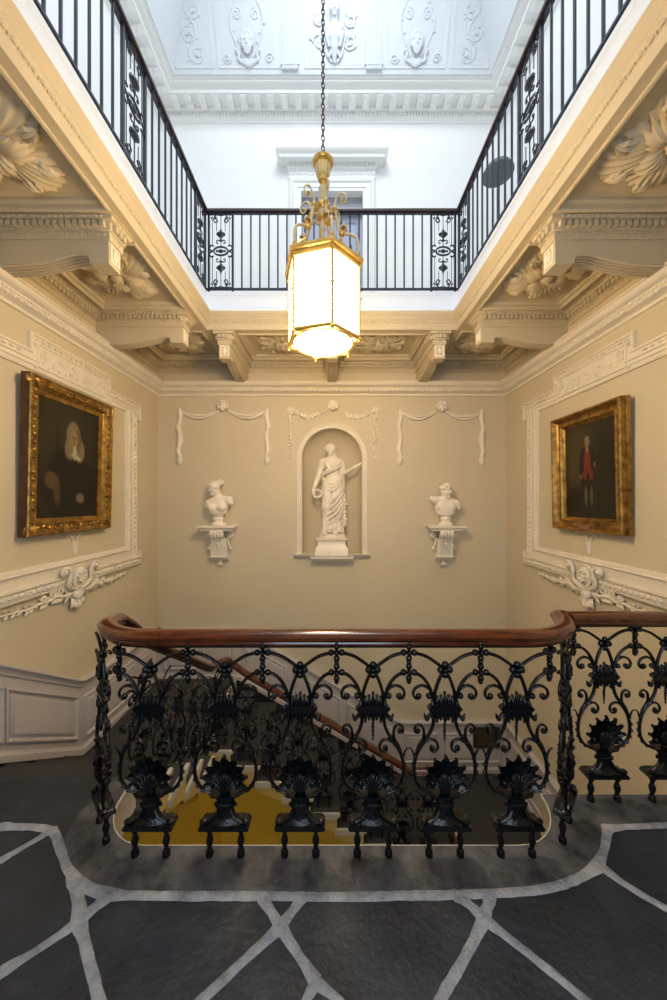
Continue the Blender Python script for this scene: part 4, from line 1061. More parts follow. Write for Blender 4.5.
# ------------------------------------------------------------------ statue
pd = MB()
pd.sweep([(.21, -.185), (.21, .16), (-.21, .16), (-.21, -.185)], [(0, 0), (0, .09), (.005, .098), (.02, .112), (.032, .135), (.032, .182), (.020, .19), (.020, .203), (.010, .208), (.010, .222), (.03, .222)], closed=True)
pd.box(-.19, .19, -.165, .14, .20, .2218)
PED = tag(pd.build('statue_pedestal', MARB, ang=35, origin=(0, 0, 0)), 'stepped white pedestal in the niche under the statue', 'pedestal')
PED.location = (-.005, YB+.08, .755+.03)
st = thing('statue', 'white statue of a draped woman holding a ring, standing in the niche', 'statue', (-.005, YB+.085, 1.007))
bs = MB(); bs.lathe([(.001, 0), (.163, 0), (.166, .008), (.166, .04), (.16, .05), (.001, .052)], 32, SCL(1, .8, 1)); bs.build('base', MARB, st, ang=40)
S = Sculpt(-.27, .36, -.20, .17, .03, 1.29, .0062)
def Zs(z): return z*.985+.045
C = lambda x, y, z: (x, y, Zs(z))
P, rt = face(S, C(-.010, -.012, 1.120), -.30, .14, .93)
S.ell(P(0, .016, .026), (.062, .070, .058), .008, rt)
for i in range(13):
    a = PI*(-.08+1.16*i/12); S.cap(P(.060*math.cos(a), -.040, .018+.052*math.sin(a)), P(.064*math.cos(a), .035, .016+.056*math.sin(a)), .0125, .011, .005)
S.ell(P(0, .085, .01), .036, .01); S.cap(P(.05, .03, -.02), P(.055, .045, -.10), .018, .012, .01); S.cap(P(-.05, .03, -.02), P(-.05, .05, -.09), .018, .012, .01)
S.cap(C(.0, .008, .98), C(-.005, .0, 1.07), .040, .036, .02)
S.ell(C(.0, .0, .915), (.102, .066, .095), .02); S.cap(C(-.09, .0, .972), C(.09, .0, .965), .040, .040, .03); S.cap(C(0, .01, 1.0), C(.0, .01, .95), .06, .07, .03, .8)
S.ell(C(-.042, -.055, .915), (.042, .034, .040), .014); S.ell(C(.050, -.055, .91), (.042, .034, .040), .014)
S.ell(C(.012, .0, .79), (.088, .064, .10), .03); S.ell(C(.022, .0, .665), (.125, .082, .12), .03)
S.cap(C(-.045, -.025, .62), C(-.058, -.060, .36), .080, .060, .03); S.cap(C(-.058, -.060, .36), C(-.075, -.015, .05), .058, .048, .03)
S.cap(C(.075, .0, .62), C(.070, -.005, .34), .078, .060, .03); S.cap(C(.07, -.005, .34), C(.055, .01, .05), .058, .05, .03)
S.cap(C(.01, .02, .52), C(.005, .025, .055), .112, .118, .04, .68); S.cap(C(.01, .01, .60), C(.01, .02, .40), .10, .10, .03, .7)
S.cap(C(-.085, .0, .10), C(-.095, -.02, .02), .035, .045, .02); S.cap(C(.10, .01, .10), C(.115, .0, .02), .040, .045, .02)
# falling robe edge with zigzag pleats
S.line([C(.135, .02, .75), C(.148, .015, .5), C(.150, .01, .30), C(.152, .01, .12)], [.030, .028, .030, .034], .015)
for i in range(7): S.ell(C(.155+.012*(i % 2), -.005, .14+.05*i), (.026, .022, .020), .008)
# arms
S.line([C(-.118, .0, .955), C(-.145, .012, .84), C(-.165, .0, .745)], [.043, .038, .033], .02); S.line([C(-.165, .0, .745), C(-.198, -.03, .655), C(-.222, -.045, .585)], [.033, .029, .019], .015)
S.ell(C(-.222, -.048, .560), (.020, .022, .028), .012)
for i in range(4): S.line([C(-.232+.010*i, -.060, .558), C(-.226+.010*i, -.066, .535), C(-.214+.010*i, -.056, .522)], [.0085, .008, .007], .003)
S.line([C(-.212, -.062, .570), C(-.198, -.066, .552)], .0085, .004)
S.line([C(.118, .0, .945), C(.136, .02, .86), C(.142, .015, .80)], [.043, .037, .033], .02); S.line([C(.142, .015, .80), C(.195, -.05, .825), C(.240, -.095, .852)], [.033, .028, .019], .015)
S.ell(C(.256, -.108, .862), (.024, .022, .020), .012)
for i in range(4): S.line([C(.262+.004*i, -.118+.011*i, .868), C(.285+.003*i, -.132+.011*i, .876), C(.297, -.132+.011*i, .892)], [.0085, .008, .007], .003)
S.line([C(.255, -.122, .870), C(.268, -.132, .892)], .0085, .004)
# drapery: mantle across the chest, roll round the hips, catenary folds, diagonal folds over the legs
roll = lambda pts, r, k=.012: S.line([C(*p) for p in bez(pts, 4)], r, k)
roll([(.085, .03, .985), (.095, -.045, .945), (.045, -.085, .885), (-.035, -.088, .845), (-.10, -.055, .80), (-.118, .0, .775)], .016)
roll([(.095, .02, .965), (.105, -.04, .915), (.055, -.082, .86), (-.025, -.082, .82), (-.095, -.05, .785)], .013)
roll([(-.085, .01, .985), (-.075, -.055, .955), (-.055, -.085, .90), (-.02, -.085, .86)], .012)
for i, (zt2, dz) in enumerate(((.755, .09), (.735, .115), (.715, .145))):
    roll([(-.105-.006*i, -.03, zt2), (-.075, -.082, zt2-dz*.55), (.0, -.092-.004*i, zt2-dz), (.075, -.082, zt2-dz*.5), (.128, -.03, zt2+.02)], .0115)
for i in range(7):
    z0 = .60-.07*i; roll([(.140, -.03, z0+.02), (.085, -.085, z0-.075), (.01, -.100, z0-.155), (-.055, -.098+.004*i, z0-.20), (-.115, -.05, z0-.20)] if z0 > .3 else [(.140, -.03, z0+.02), (.09, -.078, z0-.04), (.02, -.088, z0-.09), (-.05, -.085, z0-.11), (-.11, -.05, z0-.10)], .0095, .014)
for i in range(8):
    x = -.10+.030*i; roll([(x*.9, -.082, .20-.03*(i % 2)), (x*.95, -.086, .12), (x*1.02, -.088, .03)], .011, .012)
for s_, x in ((-1, -.085), (1, .045)):
    S.ell(C(x, -.100, .016), (.028, .050, .020), .012)
    for i in range(5): S.ell(C(x-.018+.009*i, -.147+.002*abs(i-1), .010), (.006, .010, .008), .003)
S.warp(lambda X, Y, Z: np.where(Z < .70, .0020*np.sin(95*X+26*Z+20*Y)*np.clip((.70-Z)*8, 0, 1), 0))
S.build('figure', MARB, st)
rg = MB(); rg.tube([(-.172+.050*math.cos(2*PI*i/24), -.062, Zs(.535)+.050*math.sin(2*PI*i/24)) for i in range(24)], .0165, 10, closed=True)
for i in range(24): a = 2*PI*i/24; rg.ell((-.172+.052*math.cos(a), -.068+.010*(i % 2), Zs(.535)+.052*math.sin(a)), .0125, 6, 5)
rg.build('wreath', MARB, st, ang=60); st.scale = (1.07, 1, 1)
fl_ = MB(); rr = random.Random(2)
for i in range(9): fl_.ell((.285+.008*i+rr.uniform(-.006, .006), -.135+rr.uniform(-.01, .01), Zs(.885)+.005*i+rr.uniform(-.012, .012)), .013, 7, 5)
fl_.build('flower_sprig', MARB, st, ang=60)
# ------------------------------------------------------------------ paintings
def vcol_mat(name, rough):
    m, nt, b = nodes_of(name); a = nt.nodes.new('ShaderNodeVertexColor'); a.layer_name = 'Paint'
    nt.links.new(a.outputs['Color'], b.inputs['Base Color']); b.inputs['Roughness'].default_value = rough; b.inputs['Specular IOR Level'].default_value = .35
    return m
PAINT = vcol_mat('oil_paint', .38)
def canvas(name, parent, w, h, fn, M):
    nx, ny = 90, int(90*h/w); mb = MB(M)
    mb.grid(lambda u, v: (-w/2+w*u, -h/2+h*v, .02), nx, ny)
    o = mb.build(name, PAINT, parent)
    U, V = np.meshgrid(np.linspace(0, 1, nx+1), np.linspace(0, 1, ny+1), indexing='ij')
    c = np.clip(fn(U, V), 0, 1).reshape(-1, 3)
    at = o.data.color_attributes.new('Paint', 'FLOAT_COLOR', 'POINT')
    at.data.foreach_set('color', np.concatenate([c, np.ones((len(c), 1))], 1).ravel()); return o
def blend(img, col, mask): return img*(1-mask[..., None]) + np.array(col)*mask[..., None]
def sm(d, e=.02): return 1/(1+np.exp(np.clip(d/e*4, -50, 50)))          # soft inside of a signed shape
def el(U, V, cx, cy, rx, ry, e=.12, rot=0):
    x, y = U-cx, V-cy; c, s = math.cos(rot), math.sin(rot); x, y = x*c+y*s, -x*s+y*c
    return sm(np.sqrt((x/rx)**2+(y/ry)**2)-1, e)
def man_in_wig(U, V):
    V = V-.035
    img = np.zeros(U.shape+(3,))+np.array((.030, .022, .010)); img = blend(img, (.055, .042, .018), el(U, V, .3, .75, .35, .3, .9))
    img = blend(img, (.010, .008, .005), el(U, V, .52, .22, .42, .34, .12)); img = blend(img, (.010, .008, .005), el(U, V, .5, .42, .26, .18, .2))
    wig = (.30, .24, .14)
    img = blend(img, wig, el(U, V, .55, .70, .115, .13, .14)); img = blend(img, wig, el(U, V, .50, .585, .09, .10, .2)); img = blend(img, wig, el(U, V, .655, .575, .09, .105, .2)); img = blend(img, (.20, .15, .08), el(U, V, .62, .66, .06, .11, .3))
    img = blend(img, (.46, .27, .14), el(U, V, .565, .675, .058, .075, .15)); img = blend(img, (.10, .05, .03), el(U, V, .545, .69, .018, .008, .3)); img = blend(img, (.10, .05, .03), el(U, V, .592, .69, .018, .008, .3)); img = blend(img, (.28, .13, .07), el(U, V, .562, .665, .010, .022, .4)); img = blend(img, (.30, .10, .06), el(U, V, .563, .632, .018, .006, .4))
    img = blend(img, (.62, .56, .42), el(U, V, .575, .55, .030, .065, .15)); img = blend(img, (.58, .52, .40), el(U, V, .60, .515, .085, .022, .15, -.25))
    img = blend(img, (.15, .10, .04), el(U, V, .22, .285, .10, .075, .25, -.2)); img = blend(img, (.13, .08, .035), el(U, V, .30, .20, .05, .13, .3, .1))
    img = blend(img, (.22, .19, .18), el(U, V, .68, .14, .07, .045, .3)); img = blend(img, (.34, .20, .13), el(U, V, .70, .125, .045, .03, .3)); img = blend(img, (.005, .005, .004), el(U, V, .86, .16, .09, .12, .3))
    img = blend(img, (.008, .006, .003), el(U, V, .30, .60, .018, .19, .3, .04))
    return img**1.12*.62
def man_in_red(U, V):
    V = V-.025
    img = np.zeros(U.shape+(3,))+np.array((.055, .042, .018)); img = blend(img, (.10, .075, .032), el(U, V, .15, .62, .40, .30, .8)); img = blend(img, (.025, .02, .010), el(U, V, .85, .4, .3, .5, .6)); img = blend(img, (.028, .022, .011), el(U, V, .5, .1, .7, .2, .6))
    img = blend(img, (.018, .015, .012), el(U, V, .36, .56, .075, .17, .15, -.12)); img = blend(img, (.016, .014, .012), el(U, V, .55, .56, .085, .17, .15, .16)); img = blend(img, (.015, .013, .010), el(U, V, .45, .37, .14, .10, .2))
    img = blend(img, (.27, .045, .015), el(U, V, .455, .57, .068, .155, .12)); img = blend(img, (.24, .04, .015), el(U, V, .43, .44, .07, .07, .2)); img = blend(img, (.24, .04, .015), el(U, V, .52, .435, .05, .06, .2)); img = blend(img, (.015, .013, .010), el(U, V, .465, .385, .035, .075, .2))
    img = blend(img, (.42, .36, .24), el(U, V, .455, .705, .018, .035, .2)); img = blend(img, (.38, .23, .12), el(U, V, .45, .78, .038, .05, .15)); img = blend(img, (.34, .30, .22), el(U, V, .455, .818, .045, .024, .2)); img = blend(img, (.3, .26, .18), el(U, V, .495, .78, .014, .035, .3))
    img = blend(img, (.26, .16, .08), el(U, V, .32, .415, .028, .025, .3)); img = blend(img, (.26, .16, .08), el(U, V, .60, .53, .022, .03, .3)); img = blend(img, (.16, .13, .08), el(U, V, .42, .21, .028, .10, .3)); img = blend(img, (.15, .12, .075), el(U, V, .53, .21, .028, .10, .3))
    img = blend(img, (.13, .09, .035), el(U, V, .14, .48, .12, .025, .5, .5)); img = blend(img, (.014, .011, .007), el(U, V, .20, .19, .15, .12, .4))
    img = blend(img, (.008, .007, .004), el(U, V, .735, .70, .012, .24, .3, -.03)); img = blend(img, (.008, .007, .004), el(U, V, .76, .52, .03, .06, .3, .3))
    return img**1.12*.62
def painting(M, W, H, fw, ornate, fn, label):
    t = thing('framed_painting', label, 'painting', M.translation, 0); I = Matrix.Translation(-Vector(M.translation)) @ M
    P = [(-W/2, -H/2), (W/2, -H/2), (W/2, H/2), (-W/2, H/2)]
    m = MB(I)
    if ornate: prof = [(.0, .075), (.006, .083), (.016, .084), (.024, .076), (.045, .070), (.062, .066), (.07, .056), (.078, .058), (.088, .045), (.10, .036), (fw, .03), (fw, .015)]
    else: prof = [(0, .060), (.0, .085), (.008, .094), (.018, .094), (.026, .084), (.034, .066), (.055, .050), (.072, .050), (.078, .058), (.088, .060), (.094, .048), (fw, .03), (fw, .015)]
    m.sweep(P, prof, closed=True); fo = m.build('frame', GILT, t, ang=35)
    e = MB(I); e.sweep(P, [(0.004, .004), (-.002, .01), (-.002, .040), (.006, .046), (-.002, .052), (-.002, .058), (.02, .058)] if not ornate else [(0.004, .004), (-.002, .01), (-.002, .074), (.02, .074)], closed=True); e.build('frame_edge', GILTD if ornate else GILT, t, ang=30)
    if ornate:
        o = MB(I); rr = random.Random(8)
        def leafy(MM):
            o.leaf(.055, .02, 3, .012, .01, .004, 8, 4, MM @ T(-.02, .050, .064) @ RZ(rr.uniform(-.5, .5)))
            o.ell((rr.uniform(-.01, .01), .035, .070), (.012, .010, .010), 6, 4, MM); o.tube([(p[0], p[1]+.05, .07) for p in spiral((0, 0), .018, .005, rr.uniform(0, 6), 1.1, 7)], .004, 4, M=MM)
        o.along(P, .055, leafy, closed=True, inset=.02)
        o.along(P, .028, lambda MM: o.ell((0, .011, .084), (.011, .006, .005), 6, 4, MM), closed=True, inset=.01)
        for x, y in P: o.leaf(.12, .05, 3, .02, .02, .006, 8, 6, T(x*.99, y*.99, .066) @ RZ(math.atan2(-y, -x)))
        o.build('carved_leaves', GILT, fo, ang=60)
    b = MB(I); b.box(-W/2+.02, W/2-.02, -H/2+.02, H/2-.02, 0, .014); b.build('back_board', GILTD, t, smooth=False)
    canvas('canvas', t, W-2*fw+.004, H-2*fw+.004, fn, I)
    return t, I
tilt = Matrix.Rotation(R(1.2), 4, 'X')
painting(FL(2.83, 1.81) @ T(0, 0, .018) @ tilt, .90, 1.18, .125, True, man_in_wig, 'oil portrait of a man in a long pale wig in an ornate carved gilt frame')
t, I = painting(FR(2.88, 1.74) @ T(0, 0, .016) @ tilt, .79, 1.045, .115, False, man_in_red, 'oil painting of a standing man in a red waistcoat in a plain gilt frame')
pl_ = MB(I); pl_.box(-.055, .075, -.515, -.465, .05, .058, T(.0, 0, .03)); pl_.build('name_plate', COPPER, t, smooth=False)

# ------------------------------------------------------------------ lantern
LX, LY = -.059, 2.2
LR, LZ0, LZ1 = .24, 2.515, 3.015
A0 = R(-75.5)
LT = thing('hanging_lantern', 'six sided brass lantern glowing white, hung on a long chain through the gallery opening', 'lantern', (LX, LY, LZ0))
B = lambda: MB()
def hexp(r, z=None): return [((r*math.cos(A0+PI/3*i), r*math.sin(A0+PI/3*i)) if z is None else (r*math.cos(A0+PI/3*i), r*math.sin(A0+PI/3*i), z)) for i in range(6)]
HT = LZ1-LZ0
m = B(); m.sweep(hexp(LR+.008), [(0, HT-.055), (-.006, HT-.045), (-.004, HT-.03), (-.016, HT-.022), (-.020, HT-.008), (-.018, HT), (.01, HT+.006), (.03, HT), (.025, HT-.05), (.005, HT-.055)], closed=True, pclosed=True)
m.build('top_frame', BRASS, LT, ang=35)
m = B(); m.sweep(hexp(LR+.004), [(0, -.008), (-.006, 0), (-.004, .012), (.004, .02), (.018, .018), (.018, -.008)], closed=True, pclosed=True)
m.build('bottom_frame', BRASS, LT, ang=35)
for i in range(6):
    a = A0+PI/3*i; x, y = LR*math.cos(a), LR*math.sin(a)
    m = B(); m.tube([(x, y, .01), (x, y, HT-.04)], .009, 8)
    m.ell((x*1.02, y*1.02, HT*.5), (.014, .014, .016), 8, 6); m.ell((x*1.02, y*1.02, -.012), (.013, .013, .016), 8, 6); m.ell((x*1.01, y*1.01, HT-.055), (.013, .013, .012), 8, 6)
    m.lathe([(.018, HT), (.02, HT+.012), (.012, HT+.02), (.016, HT+.032), (.004, HT+.045)], 8, T(x*.97, y*.97, 0))
    m.build('corner_post', BRASS, LT, ang=45)
GLOW = emis('lit_lantern_glass', (1.0, .73, .40), 40.0)
hx = hexp(LR*.965)
for i in range(6):
    (x0_, y0_), (x1_, y1_) = hx[i], hx[(i+1) % 6]
    m = B(); m.add([(x0_, y0_, .012), (x1_, y1_, .012), (x1_, y1_, HT-.045), (x0_, y0_, HT-.045)], [(0, 1, 2, 3)]); m.build('glass_pane', GLOW, LT, smooth=False)
m = B(); rb = LR*.866-.012
m.lathe([(.001, -.022), (.08, -.020), (.15, -.012), (rb-.006, .0)], 40); m.build('bottom_glass', GLOW, LT)
m = B(); m.tube([(rb*math.cos(2*PI*i/40), rb*math.sin(2*PI*i/40), -.002) for i in range(40)], .010, 6, closed=True); m.build('bottom_ring', BRASS, LT, ang=60)
m = B(); m.prism(hexp(LR*.93), HT-.045, HT-.035); m.build('top_plate', BRASS, LT, smooth=False)
def zt_(px): return 1.47+(502-px)*LY/335-LZ0
zc0, zc1 = zt_(181.5), zt_(162.5)
m = B(); m.lathe([(.001, zc0-.02), (.012, zc0-.02), (.014, zc0-.006), (.028, zc0), (.026, zc0+.010), (.033, zc0+.024), (.049, zc1-.030), (.049, zc1-.022), (.060, zc1-.018), (.068, zc1-.008), (.070, zc1+.002), (.064, zc1+.008), (.001, zc1+.006)], 24, fn=lambda a, z: 1+.03*math.cos(12*a)*(zc0+.02 < z < zc1-.02))
CUPO = m.build('ceiling_cup', BRASS, LT, ang=45)
m = B()
for i in range(12):
    a = 2*PI*i/12; m.tube([(.034*math.cos(a), .034*math.sin(a), zc0+.026), (.042*math.cos(a), .042*math.sin(a), zc0+.055), (.049*math.cos(a), .049*math.sin(a), zc1-.028)], .006, 6)
m.build('flute', PALEB, CUPO, ang=60)
zh = zt_(211)
m = B(); m.lathe([(.001, HT-.04), (.016, HT-.03), (.013, zt_(232)), (.020, zt_(230)), (.013, zt_(226)), (.020, zt_(222)), (.038, zt_(218)), (.034, zt_(214)), (.042, zt_(211)), (.046, zt_(207)), (.028, zt_(203)), (.032, zt_(200)), (.014, zt_(197)), (.018, zt_(195)), (.031, zt_(191)), (.028, zt_(188)), (.012, zt_(185)), (.010, zc0-.02), (.001, zc0)], 20)
STEM = m.build('stem', PALEB, LT, ang=40)
m = B(); m.ell((0, 0, zt_(209)), (.052, .052, .034), 14, 8)
for i in range(6): m.ell((.052*math.cos(A0+PI/6+PI/3*i), .052*math.sin(A0+PI/6+PI/3*i), zt_(210)), .014, 7, 5)
m.ell((0, 0, zt_(219)), (.042, .042, .022), 12, 7); m.build('hub', BRASS, STEM, ang=50)
for i in range(6):
    a = A0+PI/3*i
    MM = RZ(a)
    arm = bez([(.233, 0, HT+.02), (.237, 0, HT+.085), (.224, 0, HT+.140), (.182, 0, HT+.172), (.128, 0, HT+.192), (.103, 0, HT+.235), (.092, 0, HT+.30), (.080, 0, HT+.36)], 4); stay = bez([(.226, 0, HT+.025), (.185, 0, HT+.07), (.140, 0, HT+.12), (.112, 0, HT+.20)], 4)
    m = MB(MM); m.tube(arm, .0085, 7)
    cur = bez([(.080, 0, HT+.36), (.080, 0, HT+.395), (.094, 0, HT+.435), (.122, 0, HT+.452), (.150, 0, HT+.437), (.158, 0, HT+.408), (.144, 0, HT+.385), (.124, 0, HT+.390), (.119, 0, HT+.408), (.130, 0, HT+.416)], 4)
    m.tube(cur, [.0075-.003*k/len(cur) for k in range(len(cur))], 6)
    m.tube([(.088, 0, HT+.30), (.05, 0, HT+.315)], .009, 6)
    s2 = bez([(.135, 0, HT+.195), (.155, 0, HT+.225), (.140, 0, HT+.25), (.124, 0, HT+.235), (.134, 0, HT+.222)], 4); m.tube(s2, .0055, 5)
    ar_ = m.build('scroll_arm', PALEB, LT, ang=60)
    for kz in (0,):
        m2 = MB(MM); m2.ell((.128, 0, HT+.405), .011, 7, 5); m2.build('curl_bead', BRASS, ar_, ang=60)
        m2 = MB(MM); m2.ell((.080, 0, HT+.36), (.019, .019, .015), 9, 6); m2.build('collar', BRASS, ar_, ang=60)
    m = MB(MM)
    m.ell((.128, 0, HT+.192), (.024, .022, .022), 9, 6); m.tube(stay, .006, 5)
    for k in range(5): m.leaf(.045, .014, 2, .012, .01, .002, 6, 4, T(.128, 0, HT+.195) @ RY(-.6) @ RZ(-.9+.45*k))
    m.build('leaf_knob', BRASS, ar_, ang=60)
m = B(); z = zc1; k = 0
ztop = 8.12-LZ0
while z < ztop:
    Mk = T(0, 0, z+.022) @ RZ(PI/2*(k % 2)+.4) @ RX(PI/2)
    n1 = 10
    m.tube([(.011*math.cos(2*PI*i/n1), .021*math.sin(2*PI*i/n1), 0) for i in range(n1)], .0035, 5, closed=True, M=Mk); z += .0345; k += 1
m.build('chain', GILTD, LT, ang=60)

# ------------------------------------------------------------------ gallery railing
def ornament(r, m, w, h):
    """scrolled filling between two posts, x across, z up, height h"""
    V = lambda L: [(a, 0, b) for a, b in L]
    for z in (.012, h-.012): m.box(-w/2, w/2, -.008, .008, z-.008, z+.008)
    for up in (1, -1):
        Z = lambda z: h/2+up*z
        m.tube(V([(0, Z(.05)), (0, Z(.40))]), .0045, 5)
        for s in (-1, 1):
            m.tube(V([(s*.088, Z(.06)), (s*.088, Z(.40))]), .0035, 5); m.tube(V([(s*.045, Z(.21)), (s*.045, Z(.36))]), .0035, 5)
            a = bez([(s*.0, Z(.375)), (s*.035, Z(.385)), (s*.065, Z(.36)), (s*.075, Z(.325)), (s*.055, Z(.30)), (s*.036, Z(.315)), (s*.046, Z(.335))], 4); m.tube(V(a), .0065, 5)
            b = bez([(s*.105, Z(.40)), (s*.075, Z(.395)), (s*.065, Z(.415))], 3); m.tube(V(b), .007, 5)
            c = bez([(s*.0, Z(.10)), (s*.03, Z(.115)), (s*.046, Z(.10)), (s*.04, Z(.08)), (s*.026, Z(.088))], 4); m.tube(V(c), .0055, 5)
            d = bez([(s*.085, Z(0)), (s*.12, Z(.025)), (s*.10, Z(.06)), (s*.075, Z(.05))], 4); m.tube(V(d), .0075, 5)
            m.ell((s*.055, 0, Z(.345)), .012, 6, 5); m.ell((s*.095, 0, Z(.345)), .010, 6, 5)
        m.lathe([(.001, .135), (.018, .14), (.024, .155), (.046, .165), (.048, .185), (.030, .195), (.012, .215), (.001, .245)], 10, T(0, 0, h/2) @ SCL(1, .5, up))
        m.ell((0, 0, Z(.115)), (.014, .01, .018), 7, 5); m.ell((0, 0, Z(.385)), (.05, .012, .016), 8, 5)
    o = [(.075*math.cos(2*PI*i/20), 0, h/2+.044*math.sin(2*PI*i/20)) for i in range(20)]
    m.tube(o, .0095, 6, closed=True); m.ell((0, 0, h/2), (.030, .008, .022), 8, 6)
    for s in (-1, 1): m.ell((s*.040, 0, h/2), (.016, .008, .012), 6, 5)
RH0, RH1 = ZG+.035, 4.50
HH = RH1-RH0
pv = MB(); ornament(None, pv, .25, HH); PANELG = None
for s in (-1, 1): pv.box(s*.125-.010, s*.125+.010, -.010, .010, -.035, HH)
bal = MB(); bal.lathe([(.0088, 0), (.0088, HH)], 8); BALG = None
def gallery(name, label, x, y, rz, L, panels, loc_z=ZG):
    """railing along local x from -L/2 to L/2; panel centres given in local x"""
    global PANELG, BALG
    t = thing(name, label, 'railing', (x, y, loc_z), rz)
    z0 = RH0-ZG
    m = MB(); m.sweep([(-L/2, 0), (L/2, 0)], [(-.026, HH+z0), (-.03, HH+z0+.014), (-.022, HH+z0+.032), (0, HH+z0+.038), (.022, HH+z0+.032), (.03, HH+z0+.014), (.026, HH+z0)], pclosed=True); m.build('handrail', DRAIL, t, ang=40)
    m = MB(); m.box(-L/2, L/2, -.013, .013, HH+z0-.012, HH+z0); m.build('top_rail', IRONB, t, smooth=False)
    m = MB(); m.box(-L/2, L/2, -.011, .011, z0-.008, z0+.008); m.build('bottom_rail', IRONB, t, smooth=False)
    for px in panels:
        if PANELG is None: PANELG = pv.build('scroll_panel', IRONB, t, ang=50); o = PANELG
        else: o = PANELG.copy(); COL.objects.link(o); o.parent = t
        o.location = (px, 0, z0)
    gaps = []; e = sorted(panels); cur = -L/2
    for px in e: gaps.append((cur, px-.125)); cur = px+.125
    gaps.append((cur, L/2))
    for a, b in gaps:
        n = int(round((b-a)/.094))
        for i in range(1, n):
            if BALG is None: BALG = bal.build('baluster', IRONB, t); o = BALG
            else: o = BALG.copy(); COL.objects.link(o); o.parent = t
            o.location = (a+(b-a)*i/n, 0, z0)
    return t
DRAIL = mat('dark_rail_wood', (.050, .028, .022), .35)
GI = .012
gallery('gallery_railing', 'dark iron gallery railing on the far side behind the lantern', 0, GY1+GI, 0, 2*GX+.05, [-1.165, 1.165])
LL = GY1-GY0
gallery('gallery_railing', 'dark iron gallery railing above the white-wigged portrait', -GX-GI, (GY0+GY1)/2, PI/2, LL, [-LL/2+.14, 0, LL/2-.135])
gallery('gallery_railing', 'dark iron gallery railing above the red-waistcoat portrait', GX+GI, (GY0+GY1)/2, PI/2, LL, [-LL/2+.14, 0, LL/2-.135])

# ------------------------------------------------------------------ standing lamp on the gallery
fl2 = thing('floor_lamp', 'standing lamp with a dark shade behind the gallery railing', 'lamp', (1.93, 3.90, ZG))
m = MB(); m.lathe([(.001, 0), (.14, 0), (.14, .015), (.03, .035), (.014, .06), (.012, 1.62), (.02, 1.64), (.001, 1.65)], 16); m.build('stand', IRONB, fl2, ang=40)
m = MB(); m.lathe([(.160, 1.622), (.168, 1.615), (.174, 1.625), (.140, 1.69), (.06, 1.73), (.02, 1.735)], 32); m.build('lamp_shade', SHADE, fl2, ang=40)
m = MB(); m.lathe([(.001, 1.63), (.161, 1.622), (.161, 1.628), (.001, 1.636)], 28); m.build('shade_diffuser', SHADE, fl2, ang=40)

# ------------------------------------------------------------------ reliefs on the coved ceiling
CB = frame((0, UY1-.325, 6.80), (1, 0, 0), (0, -.195, .52))
def relief(name, label, x, fnm, cat='relief'):
    t = thing(name, label, cat, CB @ Vector((x, .3, 0)), 0)
    return t, Matrix.Translation(-t.location) @ CB @ T(x, 0, 0) @ SCL(1, 1, .55)
def foliage(m, x0, x1, y0, y1, seed, flip=1):
    rr = random.Random(seed); cx = (x0+x1)/2; hw = (x1-x0)/2
    for k in range(3):
        yy = y0+.10+.19*k; s = flip*(1 if k % 2 else -1); r_ = min(hw*.62, .11)
        sp = spiral((cx+s*hw*.22, yy), r_, .018, PI/2+s*.4, s*1.5, 22); m.tube([(a, b, .006) for a, b in sp], [.009-.005*i/22 for i in range(23)], 5)
        for i in range(2, 20, 2): m.leaf(.045, .014, 2, .008, .01, .002, 6, 4, T(sp[i][0], sp[i][1], .004) @ RZ(rr.uniform(0, 6.28)))
        m.ell((sp[-1][0], sp[-1][1], .012), (.02, .02, .012), 7, 5)
def panel_border(m, x0, x1, y0, y1):
    m.sweep([(x0, y0), (x1, y0), (x1, y1), (x0, y1)], [(-.012, 0), (-.01, .010), (0, .012), (.008, .004), (.02, .002), (.024, .008), (.032, 0)], closed=True)
